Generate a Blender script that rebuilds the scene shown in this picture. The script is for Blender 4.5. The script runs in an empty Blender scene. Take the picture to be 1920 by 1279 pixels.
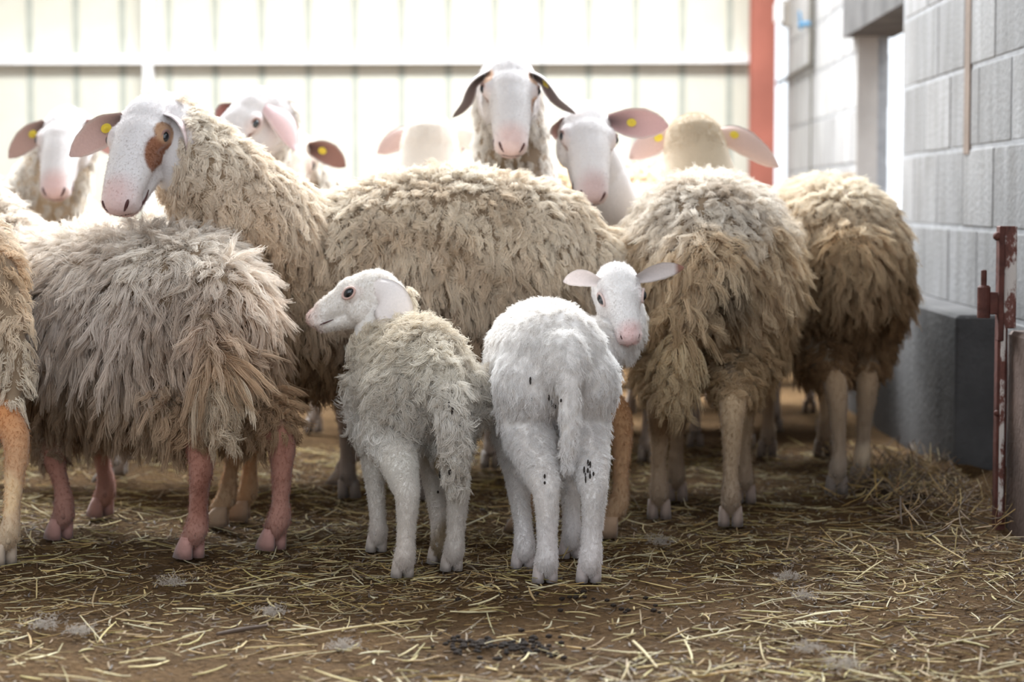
import bpy, bmesh, math, random
import numpy as np
from mathutils import Vector, Matrix

# ------------------------------------------------------------------ camera
SC = bpy.context.scene
COL = SC.collection
random.seed(7)
RNG = np.random.default_rng(11)
F = 4000.0                     # focal length in pixels of the 1920x1279 frame
CAMH = 0.72
HOR_Y, VP_X = 375.0, 1058.0    # horizon row, column where the side wall vanishes
pitch = math.atan((639.5 - HOR_Y) / F)
yaw = math.atan((VP_X - 960.0) / F * math.cos(pitch))
cam_data = bpy.data.cameras.new('camera')
cam = bpy.data.objects.new('camera', cam_data)
COL.objects.link(cam)
cam.location = (0, 0, CAMH)
cam.rotation_euler = (math.pi / 2 - pitch, 0, yaw)
cam_data.sensor_width = 36.0
cam_data.lens = F / 1920.0 * 36.0
cam_data.clip_start = 0.05
cam_data.clip_end = 200
cam_data.dof.use_dof = True
cam_data.dof.focus_distance = 4.08
cam_data.dof.aperture_fstop = 3.3
SC.camera = cam
CAM = np.array([0.0, 0.0, CAMH])
_R = np.array(cam.rotation_euler.to_matrix())

# ------------------------------------------------------------------ light
world = bpy.data.worlds.new('world')
SC.world = world
world.use_nodes = True
bg = world.node_tree.nodes['Background']
bg.inputs['Color'].default_value = (0.86, 0.93, 1.0, 1)
bg.inputs['Strength'].default_value = 1.6

def area_light(name, loc, rot, sx, sy, power, color):
    d = bpy.data.lights.new(name, 'AREA')
    d.shape = 'RECTANGLE'; d.size = sx; d.size_y = sy
    d.energy = power; d.color = color
    o = bpy.data.objects.new(name, d)
    o.location = loc; o.rotation_euler = rot
    COL.objects.link(o)
    return o
# translucent roof sheets over the back of the barn
area_light('roof_skylight', (-0.3, 8.0, 4.2), (math.radians(-26), 0, 0), 7.0, 2.6, 2100, (0.90, 0.96, 1.0))
# added warm area lamp that brightens the far wall
area_light('far_wall_fill', (0.2, 9.3, 3.9), (math.radians(38), 0, 0), 5.0, 1.2, 90, (1.0, 0.93, 0.76))

SC.view_settings.view_transform = 'Standard'
SC.view_settings.look = 'None'
SC.view_settings.gamma = 1.0
SC.view_settings.use_curve_mapping = False
SC.view_settings.exposure = 0.3

# ------------------------------------------------------------------ pixels to points
def ray(px, py):
    v = _R @ np.array([(px - 960.0) / F, (639.5 - py) / F, -1.0])
    return v
def P(px, py, D):
    """point on the ray of a pixel at distance D along the barn"""
    v = ray(px, py); return CAM + v * (D / v[1])
def G(px, py, z=0.0):
    v = ray(px, py); return CAM + v * ((z - CAMH) / v[2])
def W(px, py, X):
    v = ray(px, py); return CAM + v * (X / v[0])

# ------------------------------------------------------------------ helpers
def link(o, parent=None):
    COL.objects.link(o)
    if parent is not None: o.parent = parent
    return o
def tag(o, label=None, cat=None, group=None, kind=None):
    if label: o['label'] = label
    if cat: o['category'] = cat
    if group: o['group'] = group
    if kind: o['kind'] = kind
    return o
def mesh_obj(name, verts, faces, mat, parent=None, smooth=False, cols=None):
    me = bpy.data.meshes.new(name)
    me.from_pydata([tuple(map(float, v)) for v in verts], [], [tuple(map(int, f)) for f in faces])
    if smooth: me.polygons.foreach_set('use_smooth', [True] * len(me.polygons))
    if cols is not None: set_col(me, cols)
    me.materials.append(mat); me.update()
    return link(bpy.data.objects.new(name, me), parent)
def set_col(me, cols):
    a = me.attributes.new('col', 'FLOAT_COLOR', 'POINT')
    c = np.ones((len(me.vertices), 4), np.float32); c[:, :3] = cols
    a.data.foreach_set('color', c.ravel())
def empty(name, loc):
    o = bpy.data.objects.new(name, None)
    o.empty_display_size = 0.1; o.location = loc
    return link(o)
def nrm(v):
    v = np.asarray(v, float); return v / (np.linalg.norm(v, axis=-1, keepdims=True) + 1e-12)
class Noise:
    def __init__(s, seed, freq, n=10):
        r = np.random.default_rng(seed)
        s.k = nrm(r.normal(size=(n, 3))) * freq * r.uniform(.6, 1.6, (n, 1)); s.p = r.uniform(0, 6.28, n)
    def __call__(s, p): return np.sin(p @ s.k.T + s.p).mean(1) * 2.2
def srgb(r, g, b):
    f = lambda c: (c / 255 / 12.92) if c / 255 <= .04045 else ((c / 255 + .055) / 1.055) ** 2.4
    return np.array([f(r), f(g), f(b)])

# ------------------------------------------------------------------ materials
def new_mat(name):
    m = bpy.data.materials.new(name); m.use_nodes = True
    return m, m.node_tree.nodes, m.node_tree.links, m.node_tree.nodes['Principled BSDF']
def simple(name, c, rough=.8, metal=0, var=.15, scale=8, bump=.2, bscale=60, spec=.3):
    m, N, L, b = new_mat(name)
    tc = N.new('ShaderNodeTexCoord'); n = N.new('ShaderNodeTexNoise'); n.inputs['Scale'].default_value = scale
    n.inputs['Detail'].default_value = 6
    L.new(tc.outputs['Object'], n.inputs['Vector'])
    r = N.new('ShaderNodeValToRGB')
    c = np.array(c)
    r.color_ramp.elements[0].position = .3; r.color_ramp.elements[1].position = .7
    r.color_ramp.elements[0].color = (*np.clip(c * (1 - var), 0, 1), 1); r.color_ramp.elements[1].color = (*np.clip(c * (1 + var), 0, 1), 1)
    L.new(n.outputs['Fac'], r.inputs['Fac']); L.new(r.outputs['Color'], b.inputs['Base Color'])
    n2 = N.new('ShaderNodeTexNoise'); n2.inputs['Scale'].default_value = bscale; n2.inputs['Detail'].default_value = 4
    L.new(tc.outputs['Object'], n2.inputs['Vector'])
    bp = N.new('ShaderNodeBump'); bp.inputs['Strength'].default_value = bump; bp.inputs['Distance'].default_value = .01
    L.new(n2.outputs['Fac'], bp.inputs['Height']); L.new(bp.outputs['Normal'], b.inputs['Normal'])
    b.inputs['Roughness'].default_value = rough; b.inputs['Metallic'].default_value = metal
    b.inputs['Specular IOR Level'].default_value = spec
    return m
def attr_mat(name, rough=.85, bump=.25, bscale=220, spec=.15, sss=0):
    m, N, L, b = new_mat(name)
    a = N.new('ShaderNodeAttribute'); a.attribute_name = 'col'
    tc = N.new('ShaderNodeTexCoord'); n = N.new('ShaderNodeTexNoise'); n.inputs['Scale'].default_value = bscale
    L.new(tc.outputs['Object'], n.inputs['Vector'])
    mx = N.new('ShaderNodeMix'); mx.data_type = 'RGBA'; mx.blend_type = 'MULTIPLY'
    mx.inputs[0].default_value = .35
    L.new(a.outputs['Color'], mx.inputs[6]); L.new(n.outputs['Color'], mx.inputs[7])
    r = N.new('ShaderNodeMapRange'); r.inputs['To Min'].default_value = .75; r.inputs['To Max'].default_value = 1.25
    L.new(n.outputs['Fac'], r.inputs['Value'])
    cv = N.new('ShaderNodeCombineColor')
    for i in range(3): L.new(r.outputs['Result'], cv.inputs[i])
    L.new(cv.outputs['Color'], mx.inputs[7])
    L.new(mx.outputs[2], b.inputs['Base Color'])
    bp = N.new('ShaderNodeBump'); bp.inputs['Strength'].default_value = bump; bp.inputs['Distance'].default_value = .004
    L.new(n.outputs['Fac'], bp.inputs['Height']); L.new(bp.outputs['Normal'], b.inputs['Normal'])
    b.inputs['Roughness'].default_value = rough; b.inputs['Specular IOR Level'].default_value = spec
    b.inputs['Sheen Weight'].default_value = .25
    return m
def wool_mat(name, trans=.3):
    m, N, L, b = new_mat(name)
    N.remove(b)
    a = N.new('ShaderNodeAttribute'); a.attribute_name = 'col'
    d = N.new('ShaderNodeBsdfDiffuse'); t = N.new('ShaderNodeBsdfTranslucent'); mx = N.new('ShaderNodeMixShader')
    mx.inputs[0].default_value = trans
    L.new(a.outputs['Color'], d.inputs['Color']); L.new(a.outputs['Color'], t.inputs['Color'])
    L.new(d.outputs[0], mx.inputs[1]); L.new(t.outputs[0], mx.inputs[2])
    L.new(mx.outputs[0], N['Material Output'].inputs['Surface'])
    return m
M_SKIN = attr_mat('short_coat')
M_EAR = attr_mat('ear_skin', bump=.15)
M_WOOL = wool_mat('wool')
M_EYE = simple('eye_dark', (.012, .014, .018), rough=.06, var=.3, bump=0, spec=.8)
M_DARK = simple('dark_skin', (.09, .035, .033), rough=.6)
M_TAG = simple('yellow_plastic', (.72, .55, .06), rough=.45, var=.08)
M_DIRT = simple('dung', (.03, .022, .018), rough=.8)
M_HOOF = attr_mat('hoof_horn', rough=.6, bump=.4, bscale=90)

# ------------------------------------------------------------------ animal building
def catmull(pts, sub):
    pts = np.asarray(pts, float)
    if len(pts) < 3:
        t = np.linspace(0, 1, sub * (len(pts) - 1) + 1)[:, None]
        return pts[0] * (1 - t) + pts[-1] * t
    p = np.vstack([2 * pts[0] - pts[1], pts, 2 * pts[-1] - pts[-2]])
    out = []
    for i in range(1, len(p) - 2):
        t = np.linspace(0, 1, sub, endpoint=False)[:, None]
        a, b, c, d = p[i - 1], p[i], p[i + 1], p[i + 2]
        out.append(.5 * ((2 * b) + (-a + c) * t + (2 * a - 5 * b + 4 * c - d) * t ** 2 + (-a + 3 * b - 3 * c + d) * t ** 3))
    out.append(pts[-1][None]); return np.vstack(out)
class Blob:
    """collects overlapping closed shapes, then fuses them into one skin"""
    def __init__(s): s.v = []; s.f = []; s.n = 0; s.samp = []
    def tube(s, grp, pts, rad, side=None, sub=4, seg=12):
        """pts (n,3); rad (n,) or (n,2) = (half width along side, half height)"""
        pts = np.asarray(pts, float); rad = np.asarray(rad, float)
        if rad.ndim == 1: rad = np.stack([rad, rad], 1)
        q = catmull(np.hstack([pts, rad]), sub)
        c, r = q[:, :3], np.maximum(q[:, 3:], .0003)
        tan = nrm(np.gradient(c, axis=0))
        if side is None:
            side = np.array([0.37, 0.91, 0.13])
        # rounded ends
        rows = []
        for e, sg in ((0, -1), (-1, 1)):
            rr = [(c[e] + sg * tan[e] * r[e].mean() * math.sin(a), r[e] * math.cos(a), tan[e]) for a in (.5, 1.0, 1.45)]
            rows.append(rr)
        full = rows[0][::-1] + [(c[i], r[i], tan[i]) for i in range(len(c))] + rows[1]
        ring0 = s.n
        ang = np.linspace(0, 2 * math.pi, seg, endpoint=False)
        for (cc, rr, tt) in full:
            sd = nrm(np.asarray(side) - tt * np.dot(side, tt)); up = np.cross(tt, sd)
            s.v.append(cc + np.outer(np.cos(ang) * rr[0], sd) + np.outer(np.sin(ang) * rr[1], up))
            s.n += seg
        m = len(full)
        for i in range(m - 1):
            for j in range(seg):
                a = ring0 + i * seg + j; b = ring0 + i * seg + (j + 1) % seg
                s.f.append((a, b, b + seg, a + seg))
        s.f.append(tuple(ring0 + j for j in range(seg))[::-1]); s.f.append(tuple(ring0 + (m - 1) * seg + j for j in range(seg)))
        t = np.linspace(0, 1, len(c))
        s.samp += [(grp, c[i], r[i].mean(), t[i]) for i in range(len(c))]
    def ball(s, grp, c, r, axes=np.eye(3), seg=12, rings=8):
        c = np.asarray(c, float); r = np.ones(3) * r
        base = s.n; vs = []
        for i in range(1, rings):
            th = math.pi * i / rings
            for j in range(seg):
                ph = 2 * math.pi * j / seg
                vs.append((math.sin(th) * math.cos(ph), math.sin(th) * math.sin(ph), math.cos(th)))
        vs += [(0, 0, 1), (0, 0, -1)]
        s.v.append(c + (np.array(vs) * r) @ np.asarray(axes)); s.n += len(vs)
        top, bot = base + len(vs) - 2, base + len(vs) - 1
        for i in range(rings - 2):
            for j in range(seg):
                a = base + i * seg + j; b = base + i * seg + (j + 1) % seg
                s.f.append((a, a + seg, b + seg, b))
        for j in range(seg):
            a = base + j; b = base + (j + 1) % seg
            s.f.append((top, a, b)); a += (rings - 2) * seg; b += (rings - 2) * seg; s.f.append((bot, b, a))
        s.samp.append((grp, c, r.mean(), 0.))
    def fuse(s, voxel, smooth, factor=.5):
        me = bpy.data.meshes.new('tmp'); me.from_pydata(np.vstack(s.v).tolist(), [], s.f)
        o = bpy.data.objects.new('tmp', me); COL.objects.link(o)
        m = o.modifiers.new('r', 'REMESH'); m.mode = 'VOXEL'; m.voxel_size = voxel
        m = o.modifiers.new('s', 'SMOOTH'); m.iterations = smooth; m.factor = factor
        dg = bpy.context.evaluated_depsgraph_get()
        ev = bpy.data.meshes.new_from_object(o.evaluated_get(dg))
        v = np.empty(len(ev.vertices) * 3); ev.vertices.foreach_get('co', v)
        fl = [tuple(p.vertices) for p in ev.polygons]
        bpy.data.objects.remove(o); bpy.data.meshes.remove(me); bpy.data.meshes.remove(ev)
        return v.reshape(-1, 3), fl
    def label(s, v):
        """nearest member of every vertex, and how far along it"""
        cs = np.array([q[1] for q in s.samp]); rs = np.array([q[2] for q in s.samp]); ts = np.array([q[3] for q in s.samp])
        names = np.array([q[0] for q in s.samp])
        out_g = np.empty(len(v), dtype=names.dtype); out_t = np.empty(len(v))
        for i in range(0, len(v), 4000):
            d = np.linalg.norm(v[i:i + 4000, None] - cs[None], axis=2) - rs[None]
            k = d.argmin(1); out_g[i:i + 4000] = names[k]; out_t[i:i + 4000] = ts[k]
        return out_g, out_t

def tri_data(v, faces):
    tr = []
    for f in faces:
        tr.append((f[0], f[1], f[2]))
        if len(f) == 4: tr.append((f[0], f[2], f[3]))
    return np.array(tr)
def vnormals(v, tr):
    fn = np.cross(v[tr[:, 1]] - v[tr[:, 0]], v[tr[:, 2]] - v[tr[:, 0]])
    n = np.zeros_like(v)
    for i in range(3): np.add.at(n, tr[:, i], fn)
    return nrm(n)

def hair(name, parent, base, v, tr, vn, wt, nlock, nfib, K, Lfun, colfun, rng, root_r=.013, tip_r=.004, rad=.0009, tip_rad=.35,
         stiff=1., grav=1.2, wave=.004, wfreq=2.2, curl=0., comb=None, frizz=.15, sink=.006, lvar=.25, lsc=None):
    """locks of fibres growing out of a skin"""
    a = np.linalg.norm(np.cross(v[tr[:, 1]] - v[tr[:, 0]], v[tr[:, 2]] - v[tr[:, 0]]), axis=1)
    fc = v[tr].mean(1); fn = nrm(vn[tr].mean(1))
    facing = (fn * nrm(CAM - fc)).sum(1)
    w = a * wt[tr].mean(1) * np.where(facing > -.25, 1., .3)
    m0 = nlock * 6
    pick = rng.choice(len(tr), m0, p=w / w.sum())
    b = rng.dirichlet((1, 1, 1), m0)
    rt = (v[tr[pick]] * b[:, :, None]).sum(1)
    cell = math.sqrt((a * .5 * (w > 0)).sum() / nlock) * .82
    _, uq = np.unique(np.floor(rt / cell).astype(np.int64) @ np.array([1, 100003, 10000019 * 7]), return_index=True)
    if len(uq) > nlock: uq = rng.choice(uq, nlock, replace=False)
    else: uq = np.concatenate([uq, rng.integers(0, m0, nlock - len(uq))])
    pick, b = pick[uq], b[uq]
    root = (v[tr[pick]] * b[:, :, None]).sum(1); n = nrm((vn[tr[pick]] * b[:, :, None]).sum(1))
    L = Lfun(root, n) * rng.uniform(1 - lvar, 1 + lvar, nlock)
    if lsc is not None: L = L * (lsc[tr[pick]] * b).sum(1)
    g = np.zeros_like(n); g[:, 2] = -1
    gt = g - np.minimum((g * n).sum(1), 0)[:, None] * n
    cb = np.zeros_like(n) if comb is None else comb(root, n)
    t1 = nrm(np.cross(n, nrm(rng.normal(size=(nlock, 3))))); t2 = np.cross(n, t1)
    s = np.linspace(0, 1, K)
    d = [nrm(n * stiff * (1 - .8 * q) + gt * grav * (.25 + q) + cb * (.3 + q) + .0) for q in s]
    path = np.zeros((nlock, K, 3))
    tw = rng.normal(size=(nlock, 3)) * frizz
    for k in range(1, K):
        dk = nrm(d[k] + tw * s[k])
        path[:, k] = path[:, k - 1] + dk * (L / (K - 1))[:, None]
    ph = rng.uniform(0, 6.28, nlock); fq = wfreq * rng.uniform(.7, 1.4, nlock)
    amp = wave * rng.uniform(.4, 1.5, nlock)
    arg = ph[:, None] + fq[:, None] * 6.28 * s[None]
    env = np.minimum(s * 2.5, 1)
    path += (t1[:, None] * (np.sin(arg) * amp[:, None] * env)[..., None]) + (t2[:, None] * (np.cos(arg * .93) * amp[:, None] * env * (1. if curl else .5))[..., None])
    # fibres of each lock
    rr = np.sqrt(rng.uniform(0, 1, (nlock, nfib))) * root_r * rng.uniform(.6, 1.3, (nlock, 1)); an = rng.uniform(0, 6.28, (nlock, nfib))
    off = t1[:, None] * (np.cos(an) * rr)[..., None] + t2[:, None] * (np.sin(an) * rr)[..., None]
    ratio = tip_r / root_r
    shr = 1 + (ratio - 1) * np.sin(np.minimum(s * 1.25, 1) * 1.57) ** 1.0
    pts = root[:, None, None] + path[:, None] + off[:, :, None] * shr[None, None, :, None]
    fl = rng.uniform(.7, 1.0, (nlock, nfib))
    # shorter fibres: pull points back along their own path
    pts = pts[:, :, :1] + (pts - pts[:, :, :1]) * fl[:, :, None, None]
    fj = rng.normal(size=(nlock, nfib, 1, 3)) * (.0022 * (wave / .004 * .5 + .5)) * s[None, None, :, None]
    fw = np.sin(rng.uniform(0, 6.28, (nlock, nfib))[:, :, None] + 6.28 * 1.7 * s)[..., None] * rng.normal(size=(nlock, nfib, 1, 3)) * .0011
    pts = pts + fj + fw - (n * sink)[:, None, None]
    tot = nlock * nfib
    pts = pts.reshape(tot, K, 3) - base
    col = colfun(root, n, rng)                            # (nlock,2,3) root and tip colours
    c = col[:, None, None, 0] * (1 - s)[None, None, :, None] + col[:, None, None, 1] * s[None, None, :, None]
    c = np.broadcast_to(c, (nlock, nfib, K, 3)) * rng.uniform(.88, 1.12, (nlock, nfib, 1, 1))
    R = rad * (1 - (1 - tip_rad) * s)
    R = np.broadcast_to(R, (tot, K)) * rng.uniform(.7, 1.3, (tot, 1))
    cu = bpy.data.hair_curves.new(name)
    cu.add_curves([K] * tot)
    cu.attributes['position'].data.foreach_set('vector', pts.astype(np.float32).ravel())
    ra = cu.attributes.get('radius') or cu.attributes.new('radius', 'FLOAT', 'POINT')
    ra.data.foreach_set('value', R.astype(np.float32).ravel())
    ca = cu.attributes.new('col', 'FLOAT_COLOR', 'POINT')
    c4 = np.ones((tot * K, 4), np.float32); c = c.reshape(-1, 3); c4[:, :3] = c * np.minimum(1, .92 / c.max(1))[:, None]
    ca.data.foreach_set('color', c4.ravel())
    cu.materials.append(M_WOOL)
    o = bpy.data.objects.new(name, cu)
    return link(o, parent)

# --- shared small parts
def ear_mesh(parent, base, pts, width, opening, c_out, c_in, tagged, rim=None, tip_c=None, tag_at=.42, lamb_ear=False):
    """pts: centre line root > tip (world); opening: the way the hollow side looks"""
    q = catmull(np.asarray(pts), 5); nu, nv = len(q), 9
    tan = nrm(np.gradient(q, axis=0)); u = np.linspace(0, 1, nu)
    prof = width * np.interp(u, [0, .12, .35, .6, .82, .95, 1], [.45, .62, .95, 1.0, .72, .36, .08])
    op = nrm(opening); V = []; C = []
    grid = {}
    for layer in (0, 1):
        for i in range(nu):
            o = nrm(op - tan[i] * np.dot(op, tan[i])); sd = np.cross(tan[i], o)
            cup = .95 - .55 * u[i]
            for j in range(nv):
                t = (j / (nv - 1) * 2 - 1)
                a = t * cup
                edge = 1 - abs(t) ** 4
                p = q[i] + sd * math.sin(a) / max(math.sin(cup), .2) * prof[i] + o * ((1 - math.cos(a)) * prof[i] * 1.25)
                p = p + o * ((.0022 if layer else -.0022) * edge)
                grid[layer, i, j] = len(V); V.append(p - base)
                c = np.array(c_in if layer else c_out, float)
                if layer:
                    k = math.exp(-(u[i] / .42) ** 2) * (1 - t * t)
                    c = c * (1 - .78 * k * (.5 if lamb_ear else 1))  # shade of the ear hollow painted in, deepest at the root
                if abs(t) > .85 and rim is not None: c = .4 * c + .6 * np.array(rim)
                if tip_c is not None and u[i] > .86: c = np.array(tip_c)
                C.append(c)
    Fc = []
    for i in range(nu - 1):
        for j in range(nv - 1):
            a, b, c, d = (grid[0, i, j], grid[0, i, j + 1], grid[0, i + 1, j + 1], grid[0, i + 1, j]); Fc.append((a, b, c, d))
            a, b, c, d = (grid[1, i, j], grid[1, i, j + 1], grid[1, i + 1, j + 1], grid[1, i + 1, j]); Fc.append((d, c, b, a))
        for j in (0, nv - 1):
            f = (grid[0, i, j], grid[0, i + 1, j], grid[1, i + 1, j], grid[1, i, j]); Fc.append(f if j else f[::-1])
    for i in (0, nu - 1):
        for j in range(nv - 1):
            f = (grid[0, i, j], grid[1, i, j], grid[1, i, j + 1], grid[0, i, j + 1]); Fc.append(f)
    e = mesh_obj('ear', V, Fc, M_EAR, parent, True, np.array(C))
    if tagged:
        i = int(nu * tag_at); o = nrm(op - tan[i] * np.dot(op, tan[i])); sd = np.cross(tan[i], o)
        sg = 1 if tagged > 0 else -1                       # +1 in the hollow side, -1 on the back
        cpt = q[i] + o * sg * .0045
        vs = []; fs = []
        R = .0098; m = 14
        for lay, (rr, h) in enumerate(((R, 0), (R, .0025), (R * .45, .003), (R * .4, .006), (0.001, .0065))):
            for k in range(m):
                aa = 2 * math.pi * k / m
                vs.append(cpt + tan[i] * math.cos(aa) * rr * 1.2 + sd * math.sin(aa) * rr + o * sg * h - base)
        for l in range(4):
            for k in range(m):
                a = l * m + k; b = l * m + (k + 1) % m; fs.append((a, b, b + m, a + m))
        fs.append(tuple(range(m))[::-1])
        tg = mesh_obj('ear_tag', vs, fs, M_TAG, e); tg['label'] = 'yellow plastic ear tag'
    return e
def eye_mesh(parent, base, c, r, out, fwd, lid_c):
    """ball with a heavy lid ring"""
    ax = nrm(out); t = nrm(fwd - ax * np.dot(fwd, ax)); b = np.cross(ax, t)
    bl = Blob(); bl.ball('e', c - base, (r, r * .8, r), np.array([t, b, ax]), 16, 10)
    e = mesh_obj('eye', np.vstack(bl.v), bl.f, M_EYE, parent, True)
    vs = []; fs = []; m, k = 20, 6
    for i in range(m):
        a = 2 * math.pi * i / m
        ce = c + ax * r * .45 + t * math.cos(a) * r * 1.08 + b * math.sin(a) * r * .70
        rd = nrm(t * math.cos(a) + b * math.sin(a))
        for j in range(k):
            q = 2 * math.pi * j / k
            vs.append(ce + (rd * math.cos(q) + ax * math.sin(q)) * r * .2 - base)
    for i in range(m):
        for j in range(k):
            fs.append((i * k + j, ((i + 1) % m) * k + j, ((i + 1) % m) * k + (j + 1) % k, i * k + (j + 1) % k))
    mesh_obj('eyelid', vs, fs, M_EAR, e, True, np.tile(lid_c, (len(vs), 1)))
    return e
def hoof_mesh(parent, base, pos, fwd, s, c_hoof, c_dew):
    f = nrm(np.array([fwd[0], fwd[1], 0.])); sd = np.array([-f[1], f[0], 0.]); up = np.array([0, 0, 1.])
    V = []; Fc = []; C = []
    for sg in (-1, 1):
        # one claw: rings from the coronet down to the sole
        rows = [(.052, .000, .013, .017), (.036, .006, .015, .024), (.018, .012, .016, .031), (.0, .016, .0165, .036)]
        b0 = len(V); m = 10
        for (h, x, w, l) in rows:
            for k in range(m):
                a = 2 * math.pi * k / m
                ca, sa = math.cos(a), math.sin(a)
                toe = 1.15 if ca > 0 else .8
                pp = pos + f * (x + ca * l * toe) * s + sd * (sg * .0172 + sa * w * .95 * (1 - .35 * max(ca, 0))) * s + up * h * s
                V.append(pp - base); C.append(np.array(c_hoof) * (1.0 if h > .03 else .8 if h > .01 else .55))
        for i in range(3):
            for k in range(m):
                a = b0 + i * m + k; b = b0 + i * m + (k + 1) % m; Fc.append((a + m, b + m, b, a))
        Fc.append(tuple(b0 + k for k in range(m))); Fc.append(tuple(b0 + 3 * m + k for k in range(m))[::-1])
        # dew claw
        bl = Blob(); bl.ball('d', pos + (-f * .026 + sd * sg * .013 + up * .062) * s - base, np.array([.007, .0065, .010]) * s, seg=8, rings=6)
        n0 = len(V); V += list(np.vstack(bl.v)); C += [np.array(c_dew)] * len(np.vstack(bl.v)); Fc += [tuple(n0 + i for i in ff) for ff in bl.f]
    mesh_obj('hoof', V, Fc, M_HOOF, parent, True, np.array(C))

WHITE = srgb(220, 214, 213); PINK = srgb(212, 174, 168)
def make_sheep(kind, label, cat, group, hind, heading, spec):
    """hind: ground point below the hips (world x, y); heading: way the body points"""
    lamb = kind == 'lamb'
    rng = np.random.default_rng(spec.get('seed', 1))
    h = nrm(np.array([heading[0], heading[1], 0.])); lft = np.array([-h[1], h[0], 0.]); up = np.array([0, 0, 1.])
    base = np.array([hind[0], hind[1], 0.]) + h * (.12 if lamb else .28)
    O = np.array([hind[0], hind[1], 0.])
    s = spec.get('s', 1.0); ws = spec.get('ws', 1.0); ls = spec.get('ls', 1.0)
    L = lambda x, y, z: O + h * x * s * ls + lft * y * s + up * z * s
    root = empty(cat if kind != 'lamb' else 'lamb', base)
    if kind != 'lamb': root.name = 'sheep'
    tag(root, label, 'lamb' if lamb else 'sheep', group)
    # ---- torso and legs
    B = Blob()
    if lamb:
        tp = spec.get('torso', [(-.085, .415, .05, .06), (-.04, .412, .098, .095), (.06, .405, .112, .112), (.17, .395, .112, .115), (.26, .40, .092, .10), (.31, .41, .05, .06)])
        hl = [(-.015, .37, .074), (.02, .29, .052), (-.06, .205, .031), (-.09, .175, .0235), (-.078, .09, .0175), (-.07, .048, .0205), (-.052, .03, .019)]
        fl = [(.25, .36, .055), (.24, .27, .036), (.255, .17, .0225), (.255, .09, .0165), (.255, .047, .0195), (.27, .03, .018)]
        hy, fy, fx = .062, .06, .27
    else:
        tp = spec.get('torso', [(-.17, .57, .07, .09), (-.09, .575, .145, .155), (.08, .565, .175, .185), (.28, .54, .19, .205), (.46, .54, .18, .20), (.60, .56, .14, .17), (.68, .57, .08, .11)])
        hl = [(-.04, .55, .10), (.05, .41, .075), (-.11, .30, .037), (-.155, .25, .029), (-.14, .13, .0185), (-.13, .07, .0235), (-.105, .04, .0215)]
        fl = [(.56, .50, .075), (.53, .38, .048), (.56, .225, .028), (.56, .13, .0175), (.56, .068, .023), (.582, .04, .021)]
        hy, fy, fx = .085, .08, .58
    tp = np.array(tp, float)
    B.tube('torso', [L(x, 0, z) for x, z, _, _ in tp], [(w * s * ws, r * s) for _, _, w, r in tp], side=lft, sub=4, seg=16)
    legs = []
    for i, (chain, yy) in enumerate(((hl, hy), (hl, -hy), (fl, fy), (fl, -fy))):
        foot0 = L(chain[-1][0], yy, 0)
        tgt = spec.get('feet', [None] * 4)[i]
        off = np.zeros(3) if tgt is None else np.array([tgt[0] - foot0[0], tgt[1] - foot0[1], 0])
        wts = [0, .3, .75, .85, .97, 1, 1] if i < 2 else [0, .3, .7, .93, 1, 1]
        pts = [L(x, yy * (.8 if k == 0 else 1), z) + off * w for k, ((x, z, r), w) in enumerate(zip(chain, wts))]
        sl = spec.get('leg_s', 1.0)
        B.tube('hind' if i < 2 else 'fore', pts, [r * s * (1 if k < 2 else sl) for k, (_, _, r) in enumerate(chain)], sub=5, seg=12)
        legs.append((pts[-1], pts))
    # tail
    if spec.get('tail', True):
        td = spec.get('tail_pts') or ([(-.10, 0, .45), (-.135, 0, .40), (-.14, 0, .30), (-.125, 0, .22)] if lamb else [(-.19, 0, .60), (-.245, 0, .54), (-.26, 0, .42), (-.25, 0, .30)])
        td = [L(*q) for q in td]
        B.tube('tail', td, np.array(spec.get('tail_r') or ([.02, .02, .018, .01] if lamb else [.035, .03, .026, .018])) * s, sub=4, seg=8)
    # ---- head frame
    hs = spec.get('hs', .62 if lamb else 1.0)
    az, pt, rl = [math.radians(a) for a in spec['face']]
    fw = np.array([math.sin(az) * math.cos(pt), -math.cos(az) * math.cos(pt), -math.sin(pt)])
    u0 = nrm(np.array([0, 0, 1.]) - fw * fw[2]); sd0 = np.cross(u0, fw)
    hu = u0 * math.cos(rl) + sd0 * math.sin(rl); hy_ = np.cross(hu, fw)          # hy_: the animal's left
    eye_mid = spec['eyes']
    H = lambda x, y, z: hO + (fw * x + hy_ * y + hu * z) * hs
    hO = np.zeros(3); hO = np.asarray(eye_mid) - (H(.088, 0, .022))
    A = np.array([fw, hy_, hu])
    HB = Blob()
    rc = 1.12 if lamb else 1.0                                                   # rounder skull on lambs
    HB.ball('head', H(.03, 0, .002), np.array([.088, .064 * rc, .066 * rc]) * hs, A)
    HB.ball('head', H(.075, 0, .02), np.array([.07, .054, .045 * rc]) * hs, A)
    ml = .87 if lamb else 1.0
    HB.tube('head', [H(.06, 0, .008), H(.12 * ml, 0, .004), H(.17 * ml, 0, -.006), H(.215 * ml, 0, -.017), H(.243 * ml, 0, -.025)],
            np.array([(.060, .056), (.054, .051), (.048, .043), (.044, .036), (.040, .029)]) * hs, side=hy_, sub=4, seg=14)
    for sg in (-1, 1):
        HB.ball('head', H(.082, sg * .050, .018), np.array([.036, .022, .026]) * hs, A)          # brow
        HB.ball('head', H(.055, sg * .040, -.035), np.array([.062, .029, .046]) * hs, A)          # cheek
        HB.ball('head', H(.244 * ml, sg * .021, -.026), np.array([.023, .021, .022]) * hs, A)    # nostril wing
        HB.ball('head', H(.236 * ml, sg * .022, -.042), np.array([.028, .019, .015]) * hs, A)    # upper lip
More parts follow.
